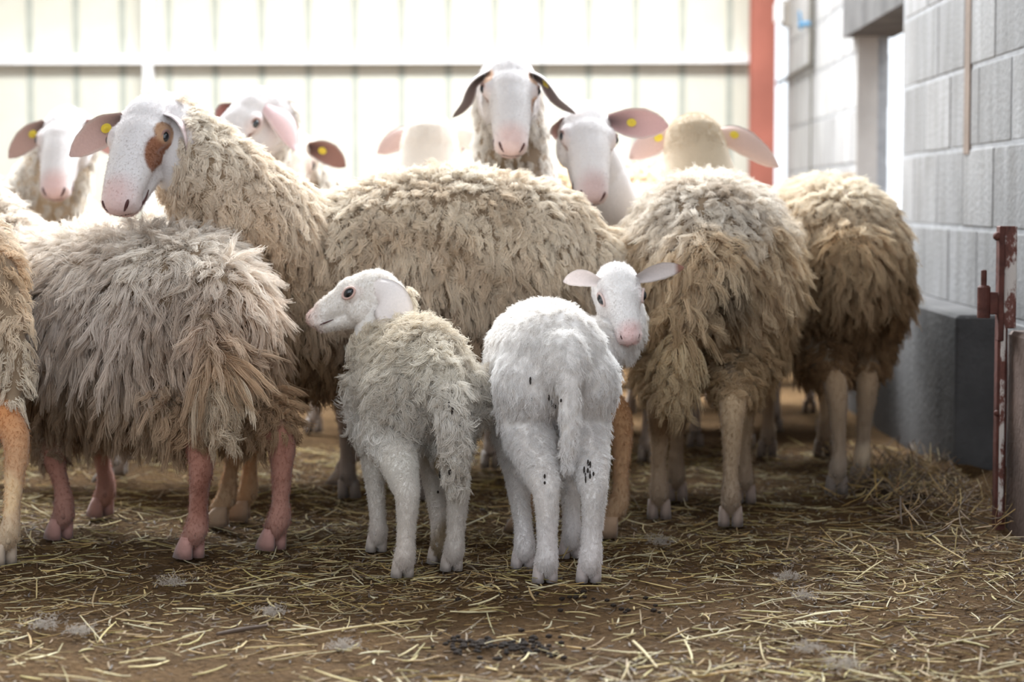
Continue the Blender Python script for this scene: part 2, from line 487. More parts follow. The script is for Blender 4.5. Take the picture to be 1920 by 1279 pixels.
    HB.tube('head', [H(.02, 0, -.05), H(.10, 0, -.052), H(.17 * ml, 0, -.054), H(.228 * ml, 0, -.058)], np.array([(.047, .036), (.042, .031), (.037, .024), (.030, .017)]) * hs, side=hy_, sub=4, seg=12)
    # neck
    if lamb: n0 = spec.get('neck0', (.24, 0, .43))
    else: n0 = spec.get('neck0', (.56, 0, .60))
    a0 = L(*n0); a2 = H(.0, 0, -.03); nm = spec.get('neck_mid')
    nb = (.072, .056, .05) if lamb else (.135, .105, .080)
    mid = np.asarray(nm) if nm is not None else (a0 + a2) / 2 - up * .02 * s
    nw = spec.get('neck_w', 1.)
    npts = [a0, (a0 + mid) / 2 + (mid - (a0 + a2) / 2) * .25, mid, (mid + a2) / 2 + (mid - (a0 + a2) / 2) * .25, a2]
    nr = np.array([nb[0], (nb[0] + nb[1]) / 2, nb[1], (nb[1] + nb[2]) / 2, nb[2]]) * s * nw
    B.tube('neck', npts, nr, sub=4, seg=14)
    HB.tube('neck', npts[2:], nr[2:] * np.array([.85, .93, 1]), sub=4, seg=14)
    vox = spec.get('vox', .011)
    v1, f1 = B.fuse(.0065 if lamb else vox, 5 if lamb else 4)
    v2, f2 = HB.fuse(.0036 if lamb else spec.get('hvox', .0052), 5)
    g1, t1 = B.label(v1); g2, t2 = HB.label(v2)
    v = np.vstack([v1, v2]); fc = f1 + [tuple(i + len(v1) for i in f) for f in f2]
    g = np.concatenate([g1, g2]); t = np.concatenate([t1, t2])
    # ---- colours of skin and coat
    face_c = np.array(spec.get('face_c', WHITE)); leg_c = np.array(spec.get('leg_c', srgb(176, 150, 132))); leg_low = np.array(spec.get('leg_low', leg_c))
    under = np.array(spec.get('under_c', srgb(150, 130, 108)))
    cols = np.tile(under, (len(v), 1))
    isleg = (g == 'hind') | (g == 'fore')
    tt = np.clip((t - .3) / .5, 0, 1)[:, None]
    nz = Noise(spec.get('seed', 1), 28)(v)[:, None]
    lc = leg_c * (1 - tt) + leg_low * tt
    if 'leg_patch' in spec:
        pc, th = spec['leg_patch']; k = np.clip((nz - th) * 4, 0, 1); lc = lc * (1 - k) + np.array(pc) * k
    tu = np.clip((t - spec.get('leg_wool', .34) + .06) / .06, 0, 1)[:, None] if spec.get('fleece', True) else 1.
    lc = under * (1 - tu) + lc * tu
    cols[isleg] = (lc * (1 + .08 * nz))[isleg]
    hd = g == 'head'; cols[hd] = face_c
    cols[g == 'neck'] = np.array(spec.get('neck_c', face_c if lamb else under))
    loc = (v - hO) @ A.T / hs                                                    # head coordinates
    nearh = (g == 'neck') & (np.linalg.norm((loc - [.06, 0, -.01]) / (np.array([.13, .10, .105]) * spec.get('bare', 1.)), axis=1) < 1.12); cols[nearh] = face_c * .95
    pinkness = np.clip((loc[:, 0] - .205 * ml + .012 * nz[:, 0]) / .04, 0, 1) * np.clip(1.3 - np.abs(loc[:, 1]) / .05, 0, 1) * spec.get('pink', .8) * .8
    mz = np.array(spec.get('muzzle_c', PINK))
    cols[hd] = (cols * (1 - pinkness[:, None]) + mz * pinkness[:, None])[hd]
    er = np.minimum(np.linalg.norm((loc - [.088, .062, .02]) / [1.5, 1, 1], axis=1), np.linalg.norm((loc - [.088, -.062, .02]) / [1.5, 1, 1], axis=1))
    k = (np.clip(1 - er / .03, 0, 1) * .45)[:, None]; cols[hd] = (cols * (1 - k) + srgb(196, 140, 128) * k)[hd]
    cols[hd] = (cols * (1 + .045 * nz))[hd]
    tears = [(.113, sg * .053, .006, .016, .014, .0042, srgb(150, 118, 106)) for sg in (-1, 1)] if not lamb else []
    for (x, y, z, rx, ry, rz, c) in list(spec.get('patches', [])) + tears:
        e = (((loc - [x, y, z]) / [rx, ry, rz]) ** 2).sum(1) + .25 * nz[:, 0]
        k = np.clip((1.15 - e) / .3, 0, 1)[:, None]; cols[hd] = (cols * (1 - k) + np.array(c) * k)[hd]
    body = mesh_obj('body', v - base, fc, M_SKIN, root, True, cols)
    # ---- small parts
    for sg in (1, -1):
        eye_mesh(root, base, H(.090, sg * .0585, .021), (.0205 if lamb else .0150) * hs, hy_ * sg + fw * .35 + hu * .12, fw - hu * .35, np.array(spec.get('lid_c', srgb(150, 118, 110))))
        # nostril: slanted slit
        bl = Blob(); ax = nrm(fw * .75 + hy_ * sg * .55 + hu * .05); lng = nrm(hu * .75 + hy_ * sg * .8 + fw * .0); lng = nrm(lng - ax * np.dot(lng, ax))
        bl.ball('n', H(.264 * ml, sg * .0225, -.023) - base, np.array([.0150, .0048, .006]) * hs, np.array([lng, np.cross(ax, lng), ax]), 12, 8)
        mesh_obj('nostril', np.vstack(bl.v), bl.f, M_DARK, root, True)
    bl = Blob()
    mp = [H(xx * ml, q, zz) for xx, q, zz in ((.185, .0375, -.045), (.215, .0385, -.0485), (.248, .0265, -.051), (.2625, 0, -.048), (.248, -.0265, -.051), (.215, -.0385, -.0485), (.185, -.0375, -.045))]
    bl.tube('m', [p - base for p in mp], np.array([.0012, .0024, .0030, .0026, .0030, .0024, .0012]) * hs, side=hu, sub=4, seg=6)
    mesh_obj('mouth_line', np.vstack(bl.v), bl.f, M_DARK, root, True)
    D = eye_mid[1]; mpx = D / F
    for (sg, e) in ((1, spec['ears'][0]), (-1, spec['ears'][1])):
        b0 = H(.022, sg * .052, .03)
        off = lambda q: np.array([q[0] * mpx, -q[2] * 1.0, -q[1] * mpx])          # pixels right, pixels down, metres towards camera
        pts = [b0] + [b0 + off(q) for q in (e.get('pts') or (e['mid'], e['tip']))]
        ear_mesh(root, base, pts, e.get('w', .042) * (hs if not lamb else hs * 1.05), np.array(e['open'], float), e.get('out', face_c), e.get('in', srgb(205, 158, 150)), e.get('tag', 0), e.get('rim', WHITE), e.get('tip_c'), lamb_ear=lamb)
    for i, (p, pts) in enumerate(legs):
        hoof_mesh(root, base, np.array([p[0], p[1], 0]) + h * (-.006 if lamb else -.01), h, (.74 if lamb else .86) * s * (1 + .5 * (spec.get('leg_s', 1.0) - 1)), spec.get('hoof_c', leg_low * .8), leg_low * .7)
    if spec.get('flecks'):
        rel = (v - CAM) @ _R; sx = 960 + F * rel[:, 0] / -rel[:, 2]; sy = 639.5 - F * rel[:, 1] / -rel[:, 2]
        bl = Blob(); fr = random.Random(3)
        for (fx0, fy0, n_, sp) in spec['flecks']:
            for _ in range(n_):
                qx, qy = fx0 + fr.gauss(0, sp), fy0 + fr.gauss(0, sp * 1.6)
                near = np.where((np.abs(sx - qx) < 7) & (np.abs(sy - qy) < 7))[0]
                if not len(near): continue
                q = v[near[np.argmin(v[near, 1])]]; to = nrm(CAM - q)
                bl.ball('k', q + to * spec.get('fleck_out', .014) - base, np.array([fr.uniform(.001, .0025), .0015, fr.uniform(.003, .008)]), seg=6, rings=4)
        if bl.n: mesh_obj('dirt_flecks', np.vstack(bl.v), bl.f, M_DIRT, root)['kind'] = 'stuff'
    # ---- fleece
    tr = tri_data(v, fc); vn = vnormals(v, tr)
    if spec.get('fleece', True):
        wt = np.zeros(len(v))
        wt[g == 'torso'] = 1; wt[g == 'tail'] = 1.4; wt[(g == 'neck')] = spec.get('neck_wool', 1.)
        up_end = spec.get('leg_wool', .34)
        wt[isleg & (t < up_end)] = 1
        wt[np.linalg.norm((loc - [.06, 0, -.01]) / (np.array([.13, .10, .105]) * spec.get('bare', 1.)), axis=1) < 1] = 0
        lsc = np.ones(len(v)); lsc[isleg] = 1 - .75 * np.clip((t[isleg] - .15) / max(up_end - .15, .05), 0, 1)
        zt = (v[:, 2].max())
        lo, hi = spec.get('L', (.03, .085))
        tailL = spec.get('tailL', .05)
        tailc = catmull(np.array([L(*q) for q in (spec.get('tail_pts') or ([(-.11, 0, .45), (-.135, 0, .40), (-.14, 0, .3), (-.125, 0, .22)] if lamb else [(-.22, 0, .56), (-.25, 0, .5), (-.26, 0, .42), (-.25, 0, .3)]))])[2:], 6)
        ztop = max(z + r for _, z, _, r in tp) * s; zbot = min(z - r for _, z, _, r in tp) * s
        nka = np.array(npts)
        def Lf(p, n):
            q = np.clip((ztop - p[:, 2]) / (ztop - zbot), 0, 1)
            l = lo + (hi - lo) * np.clip(q * 1.8, 0, 1)
            dn = np.linalg.norm(p[:, None] - nka[None], axis=2).argmin(1)
            l = np.where((p[:, 2] > ztop * .93) & (dn >= 2), lo * spec.get('neckL', 1.2), l)
            dt = np.linalg.norm(p[:, None] - tailc[None], axis=2).min(1)
            return np.where(dt < .042 * s, np.minimum(l, tailL), l)
        c_top = np.array(spec['c_top']); c_mid = np.array(spec['c_mid']); c_low = np.array(spec['c_low']); dirt = np.array(spec.get('c_dirt', c_low * .7))
        n1, n2 = Noise(spec.get('seed', 1) + 50, 9), Noise(spec.get('seed', 1) + 90, 40)
        xs = spec.get('c_fun')
        def cf(p, n, r):
            q = np.clip((ztop + .02 - p[:, 2]) / (ztop - zbot), 0, 1) + .13 * n1(p) + .05 * n2(p)
            q0 = spec.get('q0', .10); k1 = np.clip((q - q0) / (.42 - q0), 0, 1)[:, None]; k2 = np.clip((q - .42) / .45, 0, 1)[:, None]
            c = c_top * (1 - k1) + c_mid * k1; c = c * (1 - k2) + c_low * k2  # tops are cleaner wool, also whitened to mimic bright top light
            if xs is not None: c = xs(p, n, c)
            tm = np.linalg.norm(p[:, None] - tailc[None], axis=2).min(1) < .05 * s
            if 'tail_c' in spec: c = np.where(tm[:, None], np.array(spec['tail_c']), c)
            c = c * .76 + .24 * c.mean(1, keepdims=True); c = c * r.uniform(.92, 1.2, (len(p), 1)) * (1.10 if lamb else 1.32); c = c * np.minimum(1, .88 / c.max(1))[:, None]
            dk = np.clip(.35 + .5 * n2(p) + .4 * (q[:, None].ravel() - .4), 0, .85)[:, None] * spec.get('dirt', .7)
            tip = c * (1 - dk) + dirt * dk
            return np.stack([c * 1.03, tip], 1)
        back = -h
        cmb = lambda p, n: np.tile(back * spec.get('comb', .15), (len(p), 1))
        kw = dict(root_r=.014, tip_r=.0045, rad=.0010, wave=.006, wfreq=1.6, comb=cmb)
        kw.update(spec.get('hair', {})); kw['lsc'] = lsc
        fl_ = hair('fleece', root, base, v, tr, vn, wt, spec.get('nlock', 2200), spec.get('nfib', 22), spec.get('K', 8), Lf, cf, rng, **kw)
        fl_['kind'] = 'stuff'
        if spec.get('nunder', 900):
            ku = dict(kw); ku.update(root_r=kw['root_r'] * 1.5, tip_r=kw['root_r'] * 1.6, rad=kw['rad'] * .62, wave=kw['wave'] * .6, frizz=.4, grav=kw.get('grav', 1.2) * .6, lvar=.4)
            uf = lambda p, n: np.minimum(Lf(p, n) * .62, .045)
            un = hair('undercoat', root, base, v, tr, vn, wt, spec.get('nunder', 900), 26, 5, uf, lambda p, n, r: (lambda c: np.stack([c[:, 0], c[:, 0] * 1.03], 1))(cf(p, n, r)), rng, **ku)
            un['kind'] = 'stuff'
    if spec.get('fuzz'):
        wt = np.zeros(len(v)); wt[hd] = 1; wt[isleg & (t > .2)] = .8; wt[len(v1):][g2 == 'neck'] = .7; wt[(g == 'neck') & (np.linalg.norm(loc - [.05, 0, 0], axis=1) > .22)] = 0
        em = er < .022; wt[em] = 0
        wt[hd & (loc[:, 0] > .235 * ml)] *= .1
        cl = cols
        tree_c = cols
        from mathutils.kdtree import KDTree
        kd = KDTree(len(v))
        for i, q in enumerate(v): kd.insert(q, i)
        kd.balance()
        def cf2(p, n, r):
            idx = [kd.find(q)[1] for q in p]; c = np.clip(cl[idx] * 1.04, 0, 1); return np.stack([c, c], 1)
        fx_ = dict(root_r=.002, tip_r=.003, rad=.00035, wave=.0006, stiff=.75, grav=.8, sink=.001, frizz=.35)
        def Lf2(p, n):
            q = (p - hO) @ A.T / hs
            return np.where((np.abs(q[:, 1]) < .12) & (q[:, 0] > 0) & (q[:, 0] < .3) & (np.abs(q[:, 2]) < .12), .0045, .008) * spec['fuzz']
        fz = hair('short_hair', root, base, v, tr, vn, wt, spec.get('nfuzz', 2500) * 7, 2, 4, Lf2, cf2, rng, **fx_)
        fz['kind'] = 'stuff'
    return root

# ================================================================== the setting
def box(x0, x1, y0, y1, z0, z1):
    v = [(x0, y0, z0), (x1, y0, z0), (x1, y1, z0), (x0, y1, z0), (x0, y0, z1), (x1, y0, z1), (x1, y1, z1), (x0, y1, z1)]
    f = [(0, 3, 2, 1), (4, 5, 6, 7), (0, 1, 5, 4), (1, 2, 6, 5), (2, 3, 7, 6), (3, 0, 4, 7)]
    return v, f
def bevel_box(name, dims, bev, mat, parent=None, jitter=0.):
    me = bpy.data.meshes.new(name); bm = bmesh.new()
    v, f = box(-dims[0] / 2, dims[0] / 2, -dims[1] / 2, dims[1] / 2, -dims[2] / 2, dims[2] / 2)
    vs = [bm.verts.new(q) for q in v]
    for q in f: bm.faces.new([vs[i] for i in q])
    bmesh.ops.bevel(bm, geom=bm.edges[:], offset=bev, segments=1, affect='EDGES')
    bm.to_mesh(me); bm.free(); me.materials.append(mat)
    return me

# --- floor: trodden earth, uneven
def earth_mat():
    m, N, L, b = new_mat('earth')
    tc = N.new('ShaderNodeTexCoord')
    n1 = N.new('ShaderNodeTexNoise'); n1.inputs['Scale'].default_value = 3.5; n1.inputs['Detail'].default_value = 10; n1.inputs['Roughness'].default_value = .7
    n2 = N.new('ShaderNodeTexNoise'); n2.inputs['Scale'].default_value = 90; n2.inputs['Detail'].default_value = 8
    for n in (n1, n2): L.new(tc.outputs['Object'], n.inputs['Vector'])
    r = N.new('ShaderNodeValToRGB'); e = r.color_ramp.elements
    e[0].position = .3; e[0].color = (.045, .026, .012, 1); e[1].position = .68; e[1].color = (.20, .118, .055, 1)
    el = r.color_ramp.elements.new(.5); el.color = (.115, .066, .030, 1)
    mx = N.new('ShaderNodeMix'); mx.data_type = 'FLOAT'; mx.inputs[0].default_value = .45
    L.new(n1.outputs['Fac'], mx.inputs[2]); L.new(n2.outputs['Fac'], mx.inputs[3])
    L.new(mx.outputs[0], r.inputs['Fac']); L.new(r.outputs['Color'], b.inputs['Base Color'])
    bp = N.new('ShaderNodeBump'); bp.inputs['Strength'].default_value = 1.0; bp.inputs['Distance'].default_value = .025
    L.new(n2.outputs['Fac'], bp.inputs['Height']); L.new(bp.outputs['Normal'], b.inputs['Normal'])
    b.inputs['Roughness'].default_value = .95; b.inputs['Specular IOR Level'].default_value = .08
    return m
gx = np.concatenate([[-40., -20., -10.], np.linspace(-6, -1.8, 20), np.linspace(-1.75, 1.3, 150), np.linspace(1.4, 3, 6), [10., 20., 40.]])
gy = np.concatenate([[-40., -20., -8.], np.linspace(-3, 2.6, 12), np.linspace(2.7, 6.0, 170), np.linspace(6.2, 13, 30), [30., 60.]])
gv = np.array([(x, y, 0) for y in gy for x in gx])
fn1, fn2, fn3 = Noise(3, 5), Noise(4, 22), Noise(5, 70)
def ground_z(p): return -.008 + .006 * fn1(p) + .0045 * fn2(p) + .0035 * fn3(p)
gv[:, 2] = ground_z(gv)
# litter banked up against the right wall
bank = np.clip((gv[:, 0] - .78) / .25, 0, 1) * np.clip((gv[:, 1] - 4.75) / .3, 0, 1) * np.clip((6.4 - gv[:, 1]) / .5, 0, 1)
gv[:, 2] += .035 * bank * (1 + .6 * fn2(gv))
nx = len(gx)
gf = [(j * nx + i, j * nx + i + 1, (j + 1) * nx + i + 1, (j + 1) * nx + i) for j in range(len(gy) - 1) for i in range(nx - 1)]
floor = mesh_obj('floor', gv, gf, earth_mat(), None, True)
tag(floor, 'trodden brown earth floor of the barn', kind='structure')

# --- back wall: cream ribbed sheets behind a white rail
BACK = 11.5
def sheet_mat():
    m, N, L, b = new_mat('cream_sheet')
    tc = N.new('ShaderNodeTexCoord'); n = N.new('ShaderNodeTexNoise'); n.inputs['Scale'].default_value = 2.2; n.inputs['Detail'].default_value = 5
    L.new(tc.outputs['Object'], n.inputs['Vector'])
    r = N.new('ShaderNodeValToRGB'); r.color_ramp.elements[0].color = (.52, .495, .41, 1); r.color_ramp.elements[1].color = (.60, .585, .52, 1)
    r.color_ramp.elements[0].position = .3; r.color_ramp.elements[1].position = .65
    L.new(n.outputs['Fac'], r.inputs['Fac']); L.new(r.outputs['Color'], b.inputs['Base Color'])
    b.inputs['Roughness'].default_value = .5
    return m
M_SHEET = sheet_mat()
M_WHITE = simple('white_paint', (.80, .79, .80), rough=.5, var=.05)
M_RIB_SHADE = simple('sheet_rib_shade', (.36, .37, .33), rough=.6, var=.12)  # grey paints the shadow lines of the ribs into the colour
wall_back = empty('wall_back', (0, BACK, 0)); tag(wall_back, 'cream ribbed metal sheeting wall at the back of the barn', kind='structure')
rib = .2505
x0 = P(58, 200, BACK)[0] - 14 * rib
pw, ph, pg = rib, 4.2, .034
# one sheet: flat pan between two narrow folded ribs
sv = []; sf = []
prof = [(0, 0), (pg * .5, 0), (pg * .55, -.0), (pg, .0), (pw - .004, 0)]
pm = bpy.data.meshes.new('sheet_panel')
bm = bmesh.new()
pr = [(.0, .035), (.010, .035), (.016, .0), (rib - .016, .0), (rib - .010, .035), (rib, .035)]
lo = [bm.verts.new((a, d, 0)) for a, d in pr]; hi = [bm.verts.new((a, d, ph)) for a, d in pr]
for i in range(len(pr) - 1): bm.faces.new((lo[i], lo[i + 1], hi[i + 1], hi[i]))
lo2 = [bm.verts.new((a, .05, 0)) for a in (0, rib)]; hi2 = [bm.verts.new((a, .05, ph)) for a in (0, rib)]
bm.faces.new((lo2[1], lo2[0], hi2[0], hi2[1]))
bm.to_mesh(pm); bm.free(); pm.materials.append(M_SHEET)
rm = bpy.data.meshes.new('sheet_rib_shade'); v, f = box(-.018, .018, -.004, .034, 0, ph); rm.from_pydata(v, [], f); rm.materials.append(M_RIB_SHADE)
for i in range(34):
    x = x0 + i * rib
    if x > 1.12: break
    o = link(bpy.data.objects.new('sheet_panel', pm), wall_back); o.location = (x, 0, 0)
    o = link(bpy.data.objects.new('sheet_rib_shade', rm), wall_back); o.location = (x, 0, 0)
zr = P(900, 112, BACK)[2]
v, f = box(x0, 1.0, BACK - .075, BACK - .004, zr - .024, zr + .024)
tag(mesh_obj('trim_1', v, f, M_WHITE), 'white horizontal rail across the cream sheeting', kind='structure')
xp = P(281, 100, BACK)[0]
v, f = box(xp - .024, xp + .024, BACK - .07, BACK - .003, 0, 4.2)
tag(mesh_obj('trim_2', v, f, M_WHITE), 'white upright tube crossing the rail on the cream sheeting', kind='structure')

v, f = box(-4.7, 1.4, 2.2, BACK + .1, 4.35, 4.42)
tag(mesh_obj('ceiling_added', v, f, simple('roof_sheet', (.45, .45, .43), rough=.7)), 'unseen sheet roof over the pen, added to block sky light', kind='structure')  # roof out of view, added to keep sky light off the flock

v, f = box(-4.7, -4.5, -1.0, BACK + .1, 0, 4.35)
tag(mesh_obj('wall_left_added', v, f, simple('grey_render', (.30, .29, .28), rough=.9)), 'unseen grey wall on the far left, added to cut side light', kind='structure')  # wall out of view, added to cut light from the left

# --- red steel column in the corner (I section)
def red_mat():
    return simple('red_oxide_paint', (.33, .11, .08), rough=.6, var=.2, scale=3, bump=.1)
xa, xb = P(1407, 200, 11.2)[0], P(1452, 200, 11.2)[0]
bm = bmesh.new()
for (a, b, c, d) in ((xa, xb, 11.15, 11.162), (xa, xb, 11.288, 11.30), ((xa + xb) / 2 - .005, (xa + xb) / 2 + .005, 11.162, 11.288)):
    v, f = box(a, b, c, d, 0, 4.2); vs = [bm.verts.new(q) for q in v]
    for q in f: bm.faces.new([vs[i] for i in q])
me = bpy.data.meshes.new('steel_column'); bm.to_mesh(me); bm.free(); me.materials.append(red_mat())
tag(link(bpy.data.objects.new('steel_column', me)), 'red oxide painted steel column in the corner by the block wall', 'column')

# --- right wall of concrete blocks
def block_mat(k=1.):
    m, N, L, b = new_mat('concrete_block')
    tc = N.new('ShaderNodeTexCoord'); oi = N.new('ShaderNodeObjectInfo')
    mp = N.new('ShaderNodeMapping'); mp.inputs['Scale'].default_value = (1, 1, .22)
    ad = N.new('ShaderNodeVectorMath'); ad.operation = 'ADD'
    ml = N.new('ShaderNodeVectorMath'); ml.operation = 'SCALE'; ml.inputs['Scale'].default_value = 30
    cx = N.new('ShaderNodeCombineXYZ'); L.new(oi.outputs['Random'], cx.inputs[0]); L.new(oi.outputs['Random'], cx.inputs[1]); L.new(cx.outputs[0], ml.inputs[0])
    L.new(tc.outputs['Object'], ad.inputs[0]); L.new(ml.outputs[0], ad.inputs[1]); L.new(ad.outputs[0], mp.inputs['Vector'])
    n1 = N.new('ShaderNodeTexNoise'); n1.inputs['Scale'].default_value = 9; n1.inputs['Detail'].default_value = 8; n1.inputs['Roughness'].default_value = .65
    L.new(mp.outputs[0], n1.inputs['Vector'])
    n2 = N.new('ShaderNodeTexNoise'); n2.inputs['Scale'].default_value = 70; n2.inputs['Detail'].default_value = 5; L.new(ad.outputs[0], n2.inputs['Vector'])
    r = N.new('ShaderNodeValToRGB'); e = r.color_ramp.elements
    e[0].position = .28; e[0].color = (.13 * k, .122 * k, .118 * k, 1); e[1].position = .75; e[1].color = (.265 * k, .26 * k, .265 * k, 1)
    L.new(n1.outputs['Fac'], r.inputs['Fac'])
    hs = N.new('ShaderNodeHueSaturation'); rr = N.new('ShaderNodeMapRange'); rr.inputs['To Min'].default_value = .82; rr.inputs['To Max'].default_value = 1.12
    L.new(oi.outputs['Random'], rr.inputs['Value']); L.new(rr.outputs[0], hs.inputs['Value']); L.new(r.outputs['Color'], hs.inputs['Color'])
    L.new(hs.outputs[0], b.inputs['Base Color'])
    bp = N.new('ShaderNodeBump'); bp.inputs['Strength'].default_value = .7; bp.inputs['Distance'].default_value = .006
    L.new(n2.outputs['Fac'], bp.inputs['Height']); L.new(bp.outputs['Normal'], b.inputs['Normal'])
    b.inputs['Roughness'].default_value = .88
    return m
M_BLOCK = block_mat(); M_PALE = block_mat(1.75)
M_MORTAR = simple('mortar', (.27, .27, .28), rough=.9, var=.2, scale=20)
M_CONC = simple('dark_concrete', (.085, .08, .08), rough=.85, var=.3, scale=6, bump=.4)
XW, XPL = 1.109, .994
CH, BL, MT = .220, .42, .009
def block_wall(root, x, thick, y0, y1, z0, rows, hole=None, mat=None):
    mat = mat or M_BLOCK
    full = bevel_box('block', (thick, BL - MT, CH - MT), .004, mat)
    cache = {}
    for r in range(rows):
        z = z0 + r * CH
        y = y0 - (BL * .5 if r % 2 else 0)
        while y < y1 - .02:
            a, b = max(y, y0), min(y + BL, y1); y += BL
            if b - a < .06: continue
            if hole and hole(a, b, z): continue
            k = round(b - a, 3)
            if abs(k - BL) < .002: me = full
            else:
                if k not in cache: cache[k] = bevel_box('block', (thick, k - MT, CH - MT), .004, mat)
                me = cache[k]
            o = link(bpy.data.objects.new('block', me), root)
            o.location = (x + thick / 2 + random.uniform(-.0015, .0015), (a + b) / 2, z + CH / 2)
    v, f = box(x + .0025, x + thick - .0025, y0, y1, z0 - .02, z0 + rows * CH)
    mesh_obj('mortar_bed', v, f, M_MORTAR, root)
# course line measured at (1850, 273)
pz = W(1850, 273, XW)[2]; zb = pz - 5 * CH
ya = W(1690, 300, XW)[1]
wall_right = empty('wall_right', (0, 0, 0)); tag(wall_right, 'grey concrete block wall on the right with pale mortar lines', kind='structure')
block_wall(wall_right, XW, .2, 2.2, ya, zb, 12)
# the wall beyond the opening
yb = 8.5
xB = P(1605, 300, yb)[0]; xB2 = P(1665, 300, yb)[0]
wall_far = empty('wall_right_far', (0, 0, 0)); tag(wall_far, 'pale block wall beyond the bright opening', kind='structure')
yc = W(1474, 300, xB)[1]
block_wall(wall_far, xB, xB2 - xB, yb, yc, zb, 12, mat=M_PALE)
# brown cement face on the near end of that wall, and the pale jamb
v, f = box(xB, P(1644, 300, yb)[0], yb - .012, yb + .01, 0, 2.4)
tag(mesh_obj('trim_3', v, f, simple('brown_render', (.36, .33, .31), rough=.9, scale=5)), 'grey brown rendered end of the far block wall', kind='structure')
# lintel and sill of the opening
zl = P(1670, 12, 7.2)[2]
v, f = box(XW, XW + .2, ya, yb + .1, zl, zl + .25); tag(mesh_obj('trim_4', v, f, M_CONC), 'dark lintel over the bright opening', kind='structure')
v, f = box(XW, XW + .2, ya, yb, -.02, .55); tag(mesh_obj('wall_right_sill', v, f, M_MORTAR), 'low wall below the bright opening', kind='structure')
# plinths
def rough_prism(name, x0, x1, y0, y1, z0, z1, mat, label):
    me = bevel_box(name, (x1 - x0, y1 - y0, z1 - z0), .008, mat)
    o = link(bpy.data.objects.new(name, me)); o.location = ((x0 + x1) / 2, (y0 + y1) / 2, (z0 + z1) / 2)
    tag(o, label, kind='structure'); return o
yp = 5.43; zp = .428
rough_prism('wall_right_plinth', XPL, XW + .01, yp, 8.4, -.05, zp, M_CONC, 'dark concrete plinth along the foot of the block wall')
M_BROWN = simple('stained_concrete', (.115, .075, .06), rough=.8, var=.35, scale=9, bump=.4)
yq = 4.74
rough_prism('wall_right_footing', XPL - .012, XW + .01, 2.3, yq, -.05, .432, M_BROWN, 'brown stained footing beside the rusty hinge post')

# rusty strip in the wall
def rust_mat():
    m, N, L, b = new_mat('rusty_steel')
    tc = N.new('ShaderNodeTexCoord'); n = N.new('ShaderNodeTexNoise'); n.inputs['Scale'].default_value = 26; n.inputs['Detail'].default_value = 7; n.inputs['Roughness'].default_value = .7
    mp = N.new('ShaderNodeMapping'); mp.inputs['Scale'].default_value = (1, 1, .45)
    L.new(tc.outputs['Object'], mp.inputs['Vector']); L.new(mp.outputs[0], n.inputs['Vector'])
    r = N.new('ShaderNodeValToRGB'); e = r.color_ramp.elements
    e[0].position = .30; e[0].color = (.06, .022, .016, 1); e[1].position = .53; e[1].color = (.60, .54, .50, 1)
    el = e.new(.47); el.color = (.155, .055, .04, 1)
    L.new(n.outputs['Fac'], r.inputs['Fac']); L.new(r.outputs['Color'], b.inputs['Base Color'])
    bp = N.new('ShaderNodeBump'); bp.inputs['Strength'].default_value = .5; bp.inputs['Distance'].default_value = .003
    L.new(n.outputs['Fac'], bp.inputs['Height']); L.new(bp.outputs['Normal'], b.inputs['Normal'])
    b.inputs['Roughness'].default_value = .75
    return m
M_RUST = rust_mat(); M_RUST2 = simple('dark_rust', (.10, .035, .026), rough=.7, var=.35, scale=30, bump=.3)
w0, w1 = W(1820, 200, XW)[1], W(1810, 200, XW)[1]
v, f = box(XW - .004, XW + .01, w0, w1, W(1815, 289, XW)[2], zb + 12 * CH)
tag(mesh_obj('wall_strip', v, f, simple('brown_strip', (.17, .125, .10), rough=.8, var=.2)), 'narrow brown upright strip let into the block wall', 'strip')

# hinge post
post = empty('hinge_post', (P(1880, 800, 4.72)[0], 4.72, 0)); tag(post, 'rusty steel hinge post with peeling white paint and a pin', 'post')
pb = np.array(post.location)
def pbox(name, pxa, pxb, pya, pyb, d0, d1, mat, parent=post, bev=.002):
    a, b = P(pxa, pya, d0), P(pxb, pyb, d0)
    me = bevel_box(name, (b[0] - a[0], d1 - d0, a[2] - b[2]), min(bev, (b[0] - a[0]) * .2), mat)
    o = link(bpy.data.objects.new(name, me), parent); o.location = ((a[0] + b[0]) / 2 - pb[0], (d0 + d1) / 2 - pb[1], (a[2] + b[2]) / 2); return o
def cyl(name, pxc, pya, pyb, d, r, mat, parent):
    a, b = P(pxc, pya, d), P(pxc, pyb, d); m = 14
    vs = []
    for (z, rr) in ((b[2], r), (a[2] - r * .3, r), (a[2], r * .7)):
        vs += [(a[0] + rr * math.cos(2 * math.pi * k / m) - pb[0], d + rr * math.sin(2 * math.pi * k / m) - pb[1], z) for k in range(m)]
    fs = [(l * m + k, l * m + (k + 1) % m, (l + 1) * m + (k + 1) % m, (l + 1) * m + k) for l in range(2) for k in range(m)] + [tuple(range(m))[::-1], tuple(2 * m + k for k in range(m))]
    o = mesh_obj(name, vs, fs, mat, parent, False); return o
pbox('post_plate', 1881, 1905, 424, 616, 4.70, 4.722, M_RUST)
pbox('post_flange', 1875, 1882, 424, 640, 4.69, 4.73, M_RUST2)
pbox('post_edge', 1871, 1884, 615, 1000, 4.700, 4.735, M_RUST2)
pbox('post_edge', 1877, 1881, 615, 985, 4.694, 4.700, M_RUST)
br = pbox('hinge_bracket', 1856, 1878, 548, 590, 4.70, 4.715, M_RUST2)
cyl('hinge_barrel', 1845, 535, 596, 4.707, .0145, M_RUST2, post)
cyl('hinge_pin', 1845, 506, 540, 4.707, .0065, M_RUST2, post)
bl = Blob(); bl.ball('b', P(1870, 443, 4.70) - pb, .010, seg=10, rings=6); mesh_obj('bolt', np.vstack(bl.v), bl.f, M_RUST2, post, True)
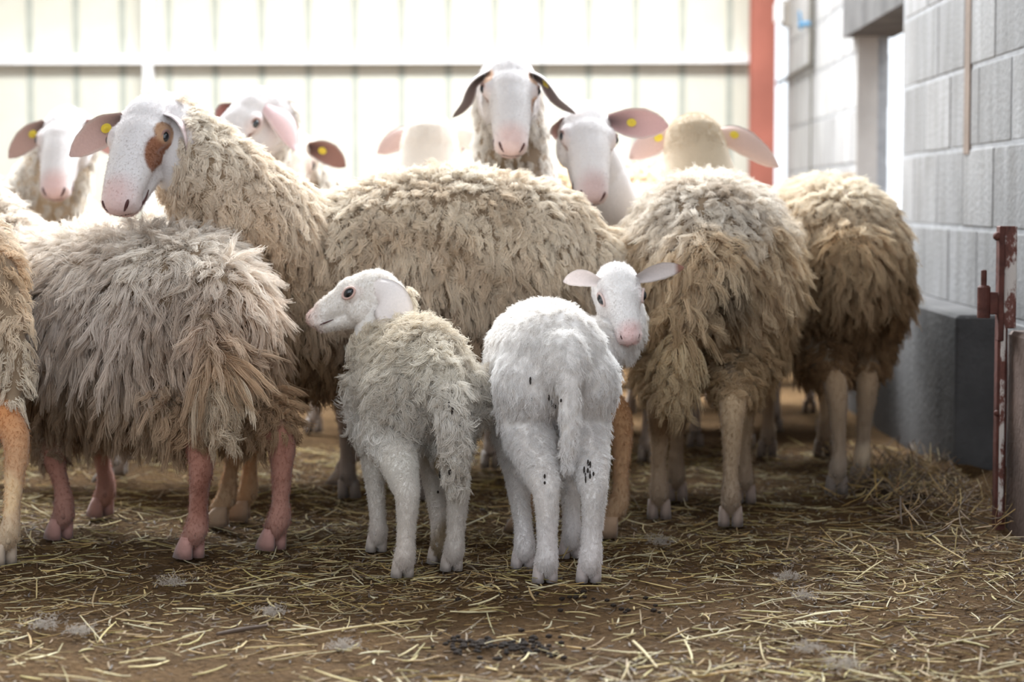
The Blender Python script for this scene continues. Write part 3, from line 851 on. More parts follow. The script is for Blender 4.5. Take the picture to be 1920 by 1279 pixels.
bl = Blob(); bl.ball('b', P(1869, 775, 4.70) - pb, .007, seg=10, rings=6); mesh_obj('bolt', np.vstack(bl.v), bl.f, M_RUST2, post, True)

# water pipe with a blue tap on the far wall, and its boxes
xq = xB - .02; yq2 = W(1530, 60, xB)[1]
pipe = empty('water_pipe', (xB, yq2, 0)); tag(pipe, 'dark water pipe with a blue tap on the far block wall', 'pipe')
pbp = np.array(pipe.location)
M_PIPE = simple('dark_pipe', (.10, .09, .075), rough=.6, var=.3); M_BLUE = simple('blue_plastic', (.05, .17, .30), rough=.4, var=.1)
bl = Blob(); bl.tube('p', [np.array([xq, yq2, 2.4]) - pbp, np.array([xq, yq2, 1.6]) - pbp, np.array([xq, yq2, P(1530, 118, yq2)[2]]) - pbp], [.014, .014, .015], seg=8)
y3 = W(1466, 145, xB)[1]
mesh_obj('pipe_run', np.vstack(bl.v), bl.f, M_PIPE, pipe, True)
bl = Blob(); bl.tube('p', [np.array([xq, yq2, P(1530, 120, yq2)[2]]) - pbp, np.array([xq, (yq2 + y3) / 2, P(1530, 121, yq2)[2]]) - pbp, np.array([xq, y3, P(1530, 122, yq2)[2]]) - pbp], [.012, .011, .011], seg=8)
mesh_obj('pipe_branch', np.vstack(bl.v), bl.f, M_PIPE, pipe, True)
bl = Blob(); bl.tube('p', [np.array([xq, yq2, P(1530, 122, yq2)[2]]) - pbp, np.array([xq, yq2, .5]) - pbp], [.005, .005], seg=8)
mesh_obj('pipe_drop', np.vstack(bl.v), bl.f, M_PIPE, pipe, True)
tp0 = np.array([xq, yq2, P(1530, 45, yq2)[2]])
bl = Blob(); bl.tube('p', [tp0 - pbp, tp0 + [-.025, 0, 0] - pbp, tp0 + [-.05, 0, -.004] - pbp], [.013, .012, .012], seg=8)
tapo = mesh_obj('tap', np.vstack(bl.v), bl.f, M_BLUE, pipe, True)
bl = Blob(); bl.tube('p', [tp0 + [-.05, 0, -.02] - pbp, tp0 + [-.053, 0, .03] - pbp, tp0 + [-.057, 0, .055] - pbp], [.008, .007, .006], seg=8)
mesh_obj('tap_handle', np.vstack(bl.v), bl.f, M_BLUE, tapo, True)
jb = empty('junction_box', P(1464, 25, 11.0)); tag(jb, 'small white box fixed beside the red column', 'box')
me = bevel_box('cover', (.045, .03, .10), .006, M_WHITE); o = link(bpy.data.objects.new('cover', me), jb); o.location = (-.012, -.01, 0)
me = bevel_box('back_plate', (.05, .03, .14), .004, simple('grey_brown', (.30, .27, .24))); o = link(bpy.data.objects.new('back_plate', me), jb); o.location = (.028, .012, 0)

# ================================================================== the flock
CREAM = srgb(226, 214, 196); TAN = srgb(190, 158, 118); BROWN = srgb(138, 106, 78); GREY = srgb(206, 198, 192)
def g2(px, py):
    p = G(px, py); return (p[0], p[1])
LOP = lambda s, k=1.0: dict(mid=(s * 40 * k, 25 * k, .02), tip=(s * 62 * k, 95 * k, .03), open=(0, -.6, -.8))

# --- lamb standing with its head in profile
fA = [g2(755, 1082), g2(847, 1070), g2(706, 1034), g2(822, 1056)]
hx = (np.array(fA[0]) + np.array(fA[1])) / 2
make_sheep('lamb', 'curly fleeced lamb showing its face in profile with one hanging ear', 'lamb', None,
  (P(796, 1076, 4.15)[0], 4.16), (-.34, .94), dict(seed=21, s=.92, ws=.84, tail_pts=[(-.09, 0, .43), (-.15, -.01, .37), (-.17, -.015, .27), (-.165, -.015, .19)], feet=fA, hs=.66,
  eyes=P(660, 549, 4.33), face=(-88, 14, -3), neck_mid=P(715, 640, 4.33), neck0=(.21, 0, .41), neck_w=1.08,
  face_c=srgb(238, 232, 226), leg_c=srgb(226, 220, 212), leg_low=srgb(216, 206, 198), leg_patch=(srgb(160, 142, 118), .55), under_c=srgb(196, 186, 174), neck_c=srgb(214, 206, 196),
  muzzle_c=srgb(196, 150, 140), pink=.7, lid_c=srgb(206, 172, 162), hoof_c=srgb(190, 176, 166), dew_c=srgb(110, 92, 80),
  ears=[dict(pts=[(34, 22, .03), (46, 62, .035), (32, 110, .03)], open=(-.1, 1, .1), w=.058, out=srgb(238, 228, 224)), dict(mid=(15, 20, -.03), tip=(18, 60, -.04), open=(.2, 1, 0), w=.045)],
  c_top=srgb(222, 210, 190), c_mid=srgb(228, 220, 206), c_low=srgb(230, 224, 216), c_dirt=srgb(160, 138, 110), dirt=.55,
  L=(.036, .038), tailL=.034, leg_wool=.25, flecks=[(784, 738, 6, 4), (846, 762, 3, 3), (828, 905, 10, 5)], fleck_out=.016, nlock=3600, nfib=18, K=14, neckL=.9, neck_wool=1.,
  hair=dict(root_r=.0052, tip_r=.003, rad=.00055, wave=.0075, wfreq=1.25, curl=1., stiff=.5, grav=1.0, frizz=.5, tip_rad=.5, sink=.003),
  fuzz=1.0, nfuzz=4200))

# --- white lamb looking back
fB = [g2(1022, 1092), g2(1104, 1092), g2(981, 1066), g2(1070, 1046)]
make_sheep('lamb', 'smooth white lamb seen from behind, turning its face back with ears spread', 'lamb', None,
  (P(1040, 1090, 4.1)[0], 4.10), (-.2, .98), dict(seed=22, s=1.01, ws=.94, feet=fB, hs=.66, leg_s=1.0,
  eyes=P(1166, 556, 4.40), face=(14, 40, -6), neck_mid=P(1150, 640, 4.43), neck0=(.22, -.02, .42), neck_w=.95,
  face_c=srgb(242, 238, 236), leg_c=srgb(236, 232, 230), leg_low=srgb(232, 226, 224), leg_patch=(srgb(186, 168, 164), .7), under_c=srgb(230, 224, 220), neck_c=srgb(238, 234, 232),
  muzzle_c=srgb(224, 180, 176), pink=.9, lid_c=srgb(214, 190, 184), hoof_c=srgb(206, 192, 188), dew_c=srgb(104, 88, 86),
  ears=[dict(mid=(46, -16, .0), tip=(94, -22, .0), open=(.1, -.8, -.45), w=.030, tip_c=srgb(170, 124, 108), out=srgb(240, 234, 232), **{'in': srgb(242, 231, 229)}),
        dict(mid=(-36, -10, .0), tip=(-72, 0, .0), open=(-.1, -.8, -.45), w=.030, out=srgb(240, 234, 232), **{'in': srgb(240, 227, 224)})],
  c_top=srgb(240, 234, 228), c_mid=srgb(240, 236, 233), c_low=srgb(238, 234, 232), c_dirt=srgb(226, 216, 208), dirt=.3,
  L=(.014, .020), tailL=.03, leg_wool=.62, flecks=[(1042, 762, 6, 5), (1100, 885, 10, 6), (988, 706, 1, 2), (1000, 752, 1, 2), (1028, 888, 2, 5)], fleck_out=.008, nlock=4200, nfib=14, K=5, neckL=.8,
  hair=dict(root_r=.008, tip_r=.006, rad=.0005, wave=.0015, stiff=.55, grav=1.1, comb=None, frizz=.3, sink=.002),
  fuzz=1.0, nfuzz=4200))

# --- shaggy ewe on the left, hind legs towards us
fF = [g2(357, 1046), g2(511, 1030), g2(112, 1010), g2(190, 968)]
make_sheep('ewe', 'shaggy grey and tan ewe with bare reddish hind legs', 'sheep', None,
  (P(338, 1036, 4.42)[0], 4.42), (-.72, .69), dict(seed=31, s=.92, ws=1.08, feet=fF, leg_s=1.2,
  torso=[(-.17, .55, .08, .10), (-.09, .535, .155, .165), (.08, .515, .185, .19), (.28, .50, .195, .20), (.46, .50, .18, .19), (.60, .53, .14, .16), (.68, .55, .08, .11)],
  tail_pts=[(-.16, .06, .58), (-.25, .09, .48), (-.285, .10, .37), (-.28, .10, .29)], tail_r=[.03, .028, .026, .022], tail_c=srgb(204, 186, 160),
  eyes=P(-190, 345, 5.0), face=(-70, 35, 0), neck0=(.55, 0, .54),
  leg_c=srgb(158, 106, 88), leg_low=srgb(166, 122, 108), leg_patch=(srgb(128, 84, 70), .55), hoof_c=srgb(176, 132, 122), dew_c=srgb(84, 70, 68),
  ears=[LOP(1), LOP(-1)],
  c_top=srgb(228, 218, 206), c_mid=srgb(208, 196, 186), c_low=srgb(172, 148, 122), c_dirt=srgb(140, 110, 82), dirt=.8,
  c_fun=lambda p, n, c: c * (1 - .8 * np.clip((p[:, 0] + .92) * 4, 0, 1)[:, None] * np.clip((.62 - p[:, 2]) * 5, 0, 1)[:, None]) + srgb(176, 140, 98) * .8 * np.clip((p[:, 0] + .92) * 4, 0, 1)[:, None] * np.clip((.62 - p[:, 2]) * 5, 0, 1)[:, None],
  L=(.05, .125), tailL=.07, leg_wool=.47, fuzz=.9, nfuzz=1500, nlock=3400, nfib=24, K=9, comb=.2,
  hair=dict(root_r=.015, tip_r=.0045, rad=.0009, wave=.007, wfreq=1.1, stiff=.9, grav=1.5, frizz=.25)))

# --- ewe at the left edge
make_sheep('ewe', 'tan rumped ewe with orange hocks at the edge of the flock beside the shaggy ewe', 'sheep', None,
  (P(-135, 1050, 4.28)[0], 4.36), (-.8, .6), dict(seed=32, s=.97, feet=[None, g2(5, 1058), None, None],
  eyes=P(-1010, 300, 5.0), face=(-120, 30, 0), leg_c=srgb(196, 128, 74), leg_low=srgb(206, 180, 150), hoof_c=srgb(190, 170, 150),
  ears=[LOP(1), LOP(-1)], c_top=srgb(226, 214, 196), c_mid=srgb(196, 166, 128), c_low=srgb(222, 208, 186), c_dirt=BROWN,
  L=(.03, .06), fuzz=1., nfuzz=1500, leg_patch=(srgb(222, 190, 150), .2), nlock=2200, nfib=20))

# --- big ewe in the middle, side on, brown cheek
mf = [g2(1150, 1006), g2(982, 998), g2(412, 984), g2(458, 978)]
mf = [mf[1], mf[0], mf[3], mf[2]]
make_sheep('ewe', 'big cream ewe side-on with a brown patch under her eye', 'sheep', None,
  (P(936, 1000, 4.74)[0], 4.80), (-1, .03), dict(seed=33, s=1.0, ls=.92, ws=1.0, feet=[g2(978, 992), g2(1140, 1006), g2(450, 974), g2(410, 986)],
  torso=[(-.17, .55, .08, .13), (-.10, .57, .145, .18), (.06, .575, .18, .205), (.20, .565, .195, .212), (.36, .525, .195, .20), (.46, .515, .19, .19), (.56, .545, .17, .18), (.66, .57, .10, .12)],
  eyes=P(258, 258, 4.50), face=(-14, 38, -3), neck0=(.54, 0, .60), neck_mid=P(455, 385, 4.60), neck_w=1.05,
  face_c=srgb(222, 216, 215), muzzle_c=srgb(214, 176, 170), pink=.9,
  patches=[(.118, .05, .004, .05, .03, .034, srgb(146, 100, 76)), (.08, .062, .03, .03, .02, .03, srgb(180, 142, 112))],
  leg_c=srgb(190, 140, 96), leg_low=srgb(186, 154, 122), hoof_c=srgb(180, 150, 124),
  ears=[dict(mid=(32, 22, .02), tip=(40, 90, .03), open=(-.6, -.2, -.7), w=.040, out=srgb(216, 194, 194), **{'in': srgb(150, 124, 114)}), dict(mid=(-46, 26, .0), tip=(-102, 74, .02), open=(.15, -1, -.3), w=.034, tag=1, out=srgb(226, 214, 212), **{'in': srgb(196, 164, 156)})],
  c_top=srgb(232, 222, 206), c_mid=srgb(206, 190, 166), c_low=srgb(150, 122, 94), c_dirt=srgb(166, 132, 92), dirt=.6,
  c_fun=lambda p, n, c: (lambda k: c * (1 - .6 * k) + TAN * 1.05 * .6 * k)((np.clip((-.5 - p[:, 0]) * 8, 0, 1) * np.clip((.9 - p[:, 2]) * 4, 0, 1))[:, None]),
  L=(.035, .085), fuzz=1., nfuzz=2600, nlock=4200, nfib=24, K=8, comb=.05, neckL=1.1, leg_wool=.36,
  hair=dict(root_r=.015, tip_r=.0045, rad=.0009, wave=.007, wfreq=1.5, stiff=.9, grav=1.3)))

# --- ewe seen from behind, tags in both ears
make_sheep('ewe', 'matted cream ewe seen from behind with yellow tags on both raised ears', 'sheep', None,
  (P(1322, 980, 4.85)[0], 4.88), (.10, .99), dict(seed=34, s=1.0, ws=1.02, feet=[g2(1236, 972), g2(1370, 986), g2(1268, 938), g2(1396, 942)],
  torso=[(-.17, .57, .08, .10), (-.09, .58, .15, .165), (.08, .58, .18, .195), (.28, .56, .19, .205), (.46, .55, .18, .20), (.60, .57, .14, .17), (.68, .58, .08, .11)],
  tail_pts=[(-.18, .03, .56), (-.25, .04, .48), (-.285, .05, .38), (-.285, .055, .30)], tail_r=[.03, .026, .024, .018], tail_c=srgb(222, 200, 158), q0=.24,
  eyes=P(1300, 285, 5.62), bare=1.7, neck_c=srgb(200, 178, 148), face=(178, 40, 0), neck0=(.54, 0, .62),
  face_c=srgb(192, 174, 150), leg_patch=(srgb(138, 110, 82), .45), leg_c=srgb(190, 164, 130), leg_low=srgb(176, 154, 132), hoof_c=srgb(170, 150, 138), dew_c=srgb(66, 56, 54),
  ears=[dict(mid=(-36, 14, .0), tip=(-82, 48, .02), open=(-.2, .9, -.3), w=.036, tag=-1, out=srgb(204, 174, 164)), dict(mid=(48, 10, .0), tip=(120, 64, .0), open=(.1, .9, -.4), w=.036, tag=-1, out=srgb(204, 176, 166))],
  c_top=srgb(238, 228, 214), c_mid=srgb(206, 184, 150), c_low=srgb(186, 158, 118), c_dirt=srgb(150, 118, 80), dirt=.65,
  c_fun=lambda p, n, c: (lambda k: c * (1 - k) + srgb(92, 78, 64) * k)((.8 * np.clip(1.3 - np.linalg.norm((p - P(1362, 540, 4.66)) / [.04, .12, .055], axis=1), 0, 1))[:, None]),
  L=(.035, .10), tailL=.075, leg_wool=.38, fuzz=1., nfuzz=2600, nlock=3400, nfib=24, K=9,
  hair=dict(root_r=.015, tip_r=.0045, rad=.0009, wave=.008, wfreq=1.7, stiff=.9, grav=1.3, frizz=.3)))

# --- ewe by the wall
make_sheep('ewe', 'tan ewe with brown stained hindquarters standing against the block wall', 'sheep', None,
  (P(1568, 915, 5.36)[0], 5.42), (-.06, 1.), dict(seed=35, s=1.0, ws=1.02, feet=[g2(1568, 926), g2(1612, 908), None, None],
  torso=[(-.17, .57, .08, .10), (-.09, .58, .145, .165), (.08, .575, .17, .19), (.28, .56, .175, .195), (.46, .55, .17, .19), (.60, .57, .13, .16), (.68, .58, .08, .11)],
  tail=False, eyes=P(1500, 420, 6.15), face=(178, 40, 0), neck0=(.54, 0, .6),
  leg_c=srgb(176, 146, 112), leg_low=srgb(166, 148, 130), hoof_c=srgb(140, 126, 116), leg_patch=(srgb(206, 186, 160), .6),
  ears=[LOP(-1), LOP(1)], c_top=srgb(226, 214, 194), c_mid=srgb(200, 174, 134), c_low=srgb(146, 112, 74), c_dirt=srgb(128, 96, 62), dirt=.6,
  L=(.04, .095), leg_wool=.40, fuzz=1., nfuzz=1500, nlock=2900, nfib=22, K=8,
  hair=dict(root_r=.015, tip_r=.005, rad=.0010, wave=.008, wfreq=1.5, stiff=.9, grav=1.35)))

# --- ewes further back
BK = dict(nlock=1500, nfib=18, nunder=600, fuzz=1., nfuzz=1500, vox=.014, c_top=srgb(236, 230, 222), c_mid=srgb(214, 202, 186), c_low=srgb(180, 160, 136), L=(.03, .06), leg_c=srgb(170, 156, 146))
def back_ewe(label, hind, heading, **kw):
    d = dict(BK); d.update(kw); make_sheep('ewe', label, 'sheep', None, hind, heading, d)
back_ewe('white faced ewe with hanging lop ears and brown eye patches, her head highest of all', (-.12, 6.3), (.0, -1), seed=41, ws=.78,
  eyes=P(957, 168, 5.16), face=(4, 37, 3), neck0=(.56, 0, .60), s=.98,
  patches=[(.06, .062, .05, .03, .02, .03, srgb(206, 168, 140)), (.12, .058, .0, .03, .02, .02, srgb(206, 168, 140)), (.06, -.062, .05, .03, .02, .03, srgb(206, 168, 140))], muzzle_c=srgb(220, 180, 172),
  ears=[dict(pts=[(26, 14, .02), (52, 52, .025), (84, 78, .03)], open=(-.5, -.25, -.8), w=.038, tag=1, out=srgb(226, 212, 206), **{'in': srgb(120, 100, 94)}), dict(pts=[(-30, 22, .02), (-46, 62, .025), (-66, 88, .03)], open=(.5, -.25, -.8), w=.038, out=srgb(226, 212, 206), **{'in': srgb(120, 100, 94)})])
back_ewe('slim white ewe with a smooth neck and one pink ear held out showing its tag', (.22, 6.45), (-.12, -1), seed=42, ws=.74,
  eyes=P(1104, 258, 5.20), face=(6, 37, 5), neck_mid=P(1143, 400, 5.40), neck0=(.58, 0, .55), neck_w=.78, neck_wool=.0, neck_c=srgb(228, 224, 226), muzzle_c=srgb(190, 150, 146),
  ears=[dict(mid=(56, 4, .0), tip=(114, 10, .0), open=(.0, -1, -.1), w=.038, tag=1, **{'in': srgb(212, 172, 170)}), dict(mid=(-4, 18, -.06), tip=(-4, 45, -.12), open=(0, -1, -.3), w=.034)])
back_ewe('white ewe facing away behind the middle ewe, only her pale back and head showing', (P(728, 900, 5.12)[0], 5.22), (.1, 1), seed=43, ws=.95, bare=1.7, neck_c=srgb(226, 218, 208),
  eyes=P(822, 276, 5.95), face=(170, 35, 0), face_c=srgb(224, 214, 204), c_mid=srgb(228, 222, 216), ears=[dict(mid=(-30, 12, 0), tip=(-72, 42, .0), open=(0, .9, -.4), w=.034, out=srgb(206, 176, 168)), dict(mid=(30, 12, 0), tip=(70, 40, .0), open=(0, .9, -.4), w=.034)])
back_ewe('white ewe with a pinkish hanging ear, her face turned aside behind the brown cheeked ewe', (-1.16, 6.55), (.27, -1), seed=44, ws=.85,
  eyes=P(447, 232, 5.45), face=(-38, 40, 0), muzzle_c=srgb(226, 190, 184),
  ears=[dict(mid=(34, 24, .02), tip=(58, 86, .03), open=(-.3, .5, -.6), w=.040, out=srgb(222, 190, 190)), dict(mid=(-20, 14, -.03), tip=(-34, 44, -.03), open=(-.2, -.8, -.3), w=.034, **{'in': srgb(160, 110, 104)})])
back_ewe('ewe almost hidden, one eye and a dark tagged ear showing beside the hanging pink ear', (-.64, 7.15), (-.1, -1), seed=45, ws=.85,
  eyes=P(542, 306, 5.98), face=(8, 45, 8), face_c=srgb(214, 200, 188),
  ears=[dict(mid=(36, 10, .0), tip=(72, 38, .0), open=(.1, -1, -.3), w=.034, tag=1, **{'in': srgb(150, 112, 102)}), LOP(-1, .8)])
back_ewe('white faced ewe with a tagged ear held out, behind the back of the shaggy ewe', (P(95, 800, 6.7)[0], 6.9), (.02, -1), seed=46, ws=.9,
  eyes=P(116, 262, 5.75), face=(2, 37, 0), muzzle_c=srgb(214, 166, 160), neck_c=srgb(206, 186, 160),
  ears=[dict(mid=(28, 18, .0), tip=(54, 60, .0), open=(-.1, -1, -.2), w=.034), dict(mid=(-32, 26, .0), tip=(-72, 66, .0), open=(.1, -1, -.2), w=.032, tag=1, **{'in': srgb(186, 154, 144)})])
back_ewe('tan woolled ewe at the rear, a piece of her flank showing between two ears', (-.12, 7.5), (1, .05), seed=47, s=1.12,
  eyes=P(1400, 460, 7.55), face=(90, 35, 0), c_top=srgb(214, 190, 150), c_mid=srgb(186, 152, 106), ears=[LOP(1), LOP(-1)])

LOWH = dict(nlock=700, nfib=16, nunder=0, fuzz=None)  # rear ewes, several added to block light and darken the floor
for i, (x, y, hd, lab) in enumerate((
        (.10, 6.85, (-1, 0), 'ewe in the dark behind the pale backed ewe, added to block light, only her legs showing'), (.74, 6.75, (.05, 1), 'ewe in the dark ahead of the ewe by the wall, only her legs showing'),
        (-.66, 5.45, (-1, .05), 'ewe in the dark behind the shaggy ewe, only her legs showing'), (.46, 6.3, (0.02, 1), 'ewe in the dark ahead of the matted ewe, added to darken the floor, only her legs showing'),
        (.15, 8.35, (1, .1), 'ewe deep in the dark behind the tan woolled ewe, added to block light, only her legs showing'), (-.3, 8.3, (-1, .1), 'ewe deep in the dark behind the lambs, added to block light, only her legs showing'))):
    hh = nrm(np.array([hd[0], hd[1], 0])); e = np.array([x, y, .30]) + hh * .80
    back_ewe(lab, (x, y), hd, seed=60 + i, s=.88, eyes=e, face=(math.degrees(math.atan2(hh[0], -hh[1])), 55, 0), ears=[LOP(1, .8), LOP(-1, .8)], **LOWH)

# ================================================================== litter on the floor
def straw_geo(rng, n, xy, lens, wid, flat=.12, palette=None):
    """n bent flat straws as one vertex / face list with colours"""
    V = np.zeros((n, 8, 3)); 
    ang = rng.uniform(0, math.pi * 2, n); d = np.stack([np.cos(ang), np.sin(ang), rng.normal(0, flat, n)], 1); d = nrm(d)
    sd = nrm(np.stack([-d[:, 1], d[:, 0], rng.normal(0, .4, n)], 1)); upv = np.cross(d, sd)
    bend = rng.normal(0, .10, n)[:, None] * sd + np.abs(rng.normal(0, .04, n))[:, None] * np.array([0, 0, 1.])
    c = np.zeros((n, 3)); c[:, :2] = xy; c[:, 2] = ground_z(c) + wid * .4 + np.abs(d[:, 2]) * lens * .5
    for k, t in enumerate((-.5, -.15, .2, .5)):
        q = c + d * (t * lens)[:, None] + bend * (lens * (t * t * 2))[:, None]
        w = wid * (.55 if abs(t) == .5 else 1)
        V[:, k * 2] = q - sd * w[:, None] / 2; V[:, k * 2 + 1] = q + sd * w[:, None] / 2
    thick = (upv * (wid * .35)[:, None])
    V = np.concatenate([V, V + thick[:, None] * np.where(upv[:, 2] > 0, 1, -1)[:, None, None]], 1)   # 16 verts: lower and upper skin
    fs = []
    for k in range(3):
        a = 2 * k
        fs += [(a, a + 2, a + 3, a + 1), (8 + a, 8 + a + 1, 8 + a + 3, 8 + a + 2), (a, 8 + a, 8 + a + 2, a + 2), (a + 1, a + 3, 8 + a + 3, 8 + a + 1)]
    fs = np.array(fs)
    faces = (np.arange(n)[:, None, None] * 16 + fs[None]).reshape(-1, 4)
    pal = np.array(palette); ci = rng.integers(0, len(pal), n)
    C = np.repeat(pal[ci] * rng.uniform(.5, 1.0, (n, 1)), 16, 0)
    return V.reshape(-1, 3), faces, C
M_STRAW = attr_mat('straw', rough=.55, bump=.1, bscale=120, spec=.15)
PAL = [srgb(206, 178, 112), srgb(222, 200, 140), srgb(186, 150, 86), srgb(170, 140, 90), srgb(150, 118, 70), srgb(232, 216, 170), srgb(196, 176, 104)]
PAL2 = [srgb(84, 60, 38), srgb(112, 80, 50), srgb(150, 116, 72), srgb(128, 98, 62), srgb(176, 142, 90), srgb(104, 80, 54), srgb(196, 168, 110)]
def fast_mesh(name, V, faces, C, mat):
    me = bpy.data.meshes.new(name); me.vertices.add(len(V)); me.vertices.foreach_set('co', V.astype(np.float32).ravel())
    me.loops.add(faces.size); me.loops.foreach_set('vertex_index', faces.astype(np.int32).ravel())
    me.polygons.add(len(faces)); me.polygons.foreach_set('loop_start', np.arange(0, faces.size, 4, dtype=np.int32))
    me.update(calc_edges=True); set_col(me, C); me.materials.append(mat)
    return link(bpy.data.objects.new(name, me))
r = np.random.default_rng(5)
def scatter(n, y0, y1):
    out = []; nz = Noise(77, 7)
    while len(out) < n:
        y = r.uniform(y0, y1, 4 * n); x = r.uniform(-1, 1, 4 * n) * (.34 * y + .40) - .06 * y
        p = np.stack([x, y, 0 * x], 1); k = (r.uniform(0, 1, 4 * n) < np.clip(.55 + .45 * nz(p), .08, 1)) & (x < XPL - .03)
        out += list(np.stack([x, y], 1)[k])
    return np.array(out[:n])
n = 10500
V, Fc, C = straw_geo(r, n, scatter(n, 2.75, 6.3), r.gamma(2.2, .019, n) + .014, r.uniform(.0010, .0038, n), palette=PAL)
o = fast_mesh('straw_litter', V, Fc, C, M_STRAW); tag(o, 'loose straw strewn over the brown earth', 'straw', kind='stuff')
n = 37000
V, Fc, C = straw_geo(r, n, scatter(n, 2.75, 6.2), r.uniform(.004, .024, n), r.uniform(.0008, .0034, n), flat=.2, palette=PAL2)
o = fast_mesh('chaff', V, Fc, C, M_STRAW); tag(o, 'fine brown chaff trodden into the earth', 'chaff', kind='stuff')
# upright and heaped straw by the plinth
n = 700
xy = np.stack([np.clip(r.normal(.86, .10, n), .5, XPL - .02), r.normal(5.15, .35, n)], 1)
V, Fc, C = straw_geo(r, n, xy, r.uniform(.03, .10, n), r.uniform(.0015, .004, n), flat=.5, palette=PAL2 + PAL[2:4])
V[:, 2] += .03
o = fast_mesh('straw_heap', V, Fc, C, M_STRAW); tag(o, 'straw banked up against the dark plinth', 'straw', kind='stuff')

# single stalks one can pick out
def stalk(px, py, qx, qy, w=.006, lift=0., c=(190, 168, 116), bend=.02):
    a, b = G(px, py), G(qx, qy)
    if lift: b = P(qx, qy, a[1] + .01)
    m = (a + b) / 2 + np.array([0, bend, .002]); base = np.array([a[0], a[1], 0.])
    bl = Blob(); bl.tube('s', [a + [0, 0, .003] - base, m + [0, 0, .003] - base, b + [0, 0, .004] - base], np.array([[w * .5, w * .28], [w * .5, w * .3], [w * .3, w * .2]]), sub=5, seg=6)
    cc = np.tile(srgb(*c), (len(np.vstack(bl.v)), 1))
    o = mesh_obj('straw_stalk', np.vstack(bl.v), bl.f, M_STRAW, None, True, cc); o.location = base
    return o
ST = [((565, 1195, 800, 1165), 'long forked pale stalk lying left of the dark droppings'),
      ((1148, 1165, 1158, 1230), 'upright pale stalk standing right of the dark droppings'),
      ((1055, 1050, 1088, 990), 'tan stalk leaning against the white lamb between its legs'),
      ((1790, 1040, 1795, 993), 'short straw standing upright near the rusty post'),
      ((1187, 1205, 1232, 1256), 'pale flat stalk slanting beside the upright one'),
      ((1120, 1085, 1165, 1092), 'broad yellow stalk beside the hind hoof of the white lamb')]
for (a, b, c, d), lab in ST:
    up_ = lab.startswith(('upright', 'tan', 'short'))
    tag(stalk(a, b, c, d, .0052 if not up_ else .0042, up_, bend=.004 if not up_ else 0), lab, 'straw')
rr = random.Random(9)
for i in range(32):
    px, py = rr.uniform(20, 1880), rr.uniform(1075, 1270)
    ln, an = rr.uniform(50, 150), rr.choice((-1, 1)) * rr.uniform(.02, .45)
    tag(stalk(px, py, px + ln * math.cos(an), py + ln * .5 * math.sin(an), rr.uniform(.0022, .0042), 0, rr.choice([(196, 176, 124), (182, 156, 100), (172, 146, 88), (206, 190, 148)]), rr.uniform(-.008, .008)),
        'loose straw stalk lying flat on the open earth floor', 'straw', 'straw stalks lying on the floor')

# droppings
M_DROP = simple('droppings', (.03, .021, .016), rough=.75, var=.3, spec=.1)
bm = bmesh.new()
for cx, cy, sp, cnt in ((935, 1208, 100, 60), (1000, 1225, 70, 34), (870, 1215, 40, 16), (1180, 1140, 60, 10), (1060, 1120, 200, 14)):
    for k in range(cnt):
        q = G(cx + rr.gauss(0, sp * .5), cy + rr.gauss(0, 9)); s_ = rr.uniform(.003, .0055)
        bmesh.ops.create_icosphere(bm, subdivisions=1, radius=s_, matrix=Matrix.Translation((q[0], q[1], s_ * .5)) @ Matrix.Diagonal((1.3, 1, .8, 1)))
me = bpy.data.meshes.new('droppings'); bm.to_mesh(me); bm.free(); me.materials.append(M_DROP)
tag(link(bpy.data.objects.new('droppings', me)), 'dark sheep droppings scattered on the earth in front of the lambs', 'droppings', kind='stuff')
# twig
q = [G(818, 1196 - 0) for _ in range(1)]
tw = [G(408 + 0, 1196), G(450, 1188), G(500, 1180)]; b0 = np.array([tw[0][0], tw[0][1], 0])
bl = Blob(); bl.tube('t', [p + [0, 0, .006] - b0 for p in tw], [.003, .004, .0025], seg=6)
o = mesh_obj('twig', np.vstack(bl.v), bl.f, simple('twig_bark', (.11, .075, .055)), None, True); o.location = b0
tag(o, 'thin dark twig lying on the straw', 'twig')
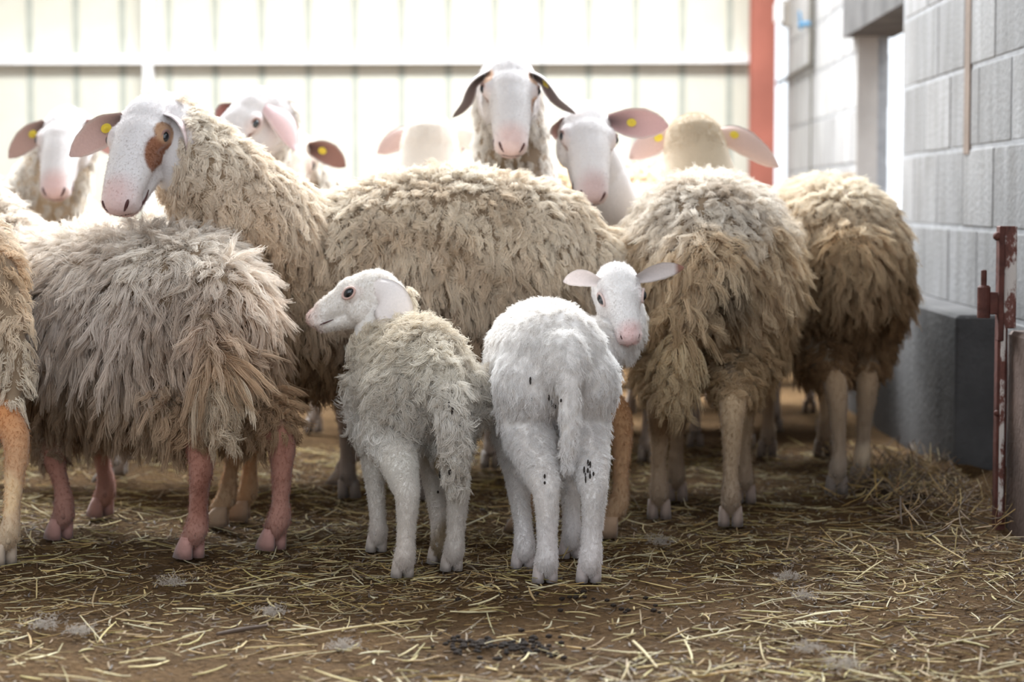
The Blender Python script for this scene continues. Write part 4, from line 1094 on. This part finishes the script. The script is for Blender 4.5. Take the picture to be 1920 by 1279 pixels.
# tufts of shed wool
def tuft(px, py, rad, n, label):
    b = G(px, py); root = np.array([b[0], b[1], 0]); K = 8
    rg = np.random.default_rng(int(px)); c = rg.normal(size=(n, 3)) * [rad, rad * .7, rad * .25]; c[:, 2] = np.abs(c[:, 2]) + .004
    st = rg.normal(size=(n, K, 3)) * rad * .22; pts = c[:, None] + np.cumsum(st, 1); pts[..., 2] = np.abs(pts[..., 2]) + .002
    cu = bpy.data.hair_curves.new('wool_tuft'); cu.add_curves([K] * n)
    cu.attributes['position'].data.foreach_set('vector', pts.astype(np.float32).ravel())
    ra = cu.attributes.get('radius') or cu.attributes.new('radius', 'FLOAT', 'POINT'); ra.data.foreach_set('value', np.full(n * K, .0003, np.float32))
    ca = cu.attributes.new('col', 'FLOAT_COLOR', 'POINT'); ca.data.foreach_set('color', np.tile(np.append(srgb(178, 168, 158), 1).astype(np.float32), n * K))
    cu.materials.append(M_WOOL); o = link(bpy.data.objects.new('wool_tuft', cu)); o.location = root
    tag(o, label, 'wool tuft', 'shed wool tufts on the floor')
for (px, py, rd) in ((1240, 1022, .03), (1480, 1090, .028), (1505, 1125, .022), (1580, 1255, .03), (1515, 1225, .026), (80, 1180, .03), (150, 1190, .025), (510, 1155, .026), (645, 1220, .024), (320, 1100, .026)):
    tuft(px, py, rd * .45, 70, 'small grey tuft of shed wool lying in the straw')
# wet patch by the plinth
pc = G(1740, 925); m_ = 20
vs = [(pc[0] + .12 * math.cos(2 * math.pi * k / m_) * (1 + .3 * math.sin(3 * k)), pc[1] + .22 * math.sin(2 * math.pi * k / m_) * (1 + .25 * math.cos(2 * k)), .026) for k in range(m_)]
vs += [(x, y, -.01) for x, y, z in vs]
fs = [tuple(range(m_))] + [(k, k + m_, (k + 1) % m_ + m_, (k + 1) % m_) for k in range(m_)]
tag(mesh_obj('puddle', vs, fs, simple('wet_mud', (.05, .035, .025), rough=.08, bump=.5, bscale=30, spec=.6)), 'wet shiny puddle in the litter by the dark plinth', 'puddle')
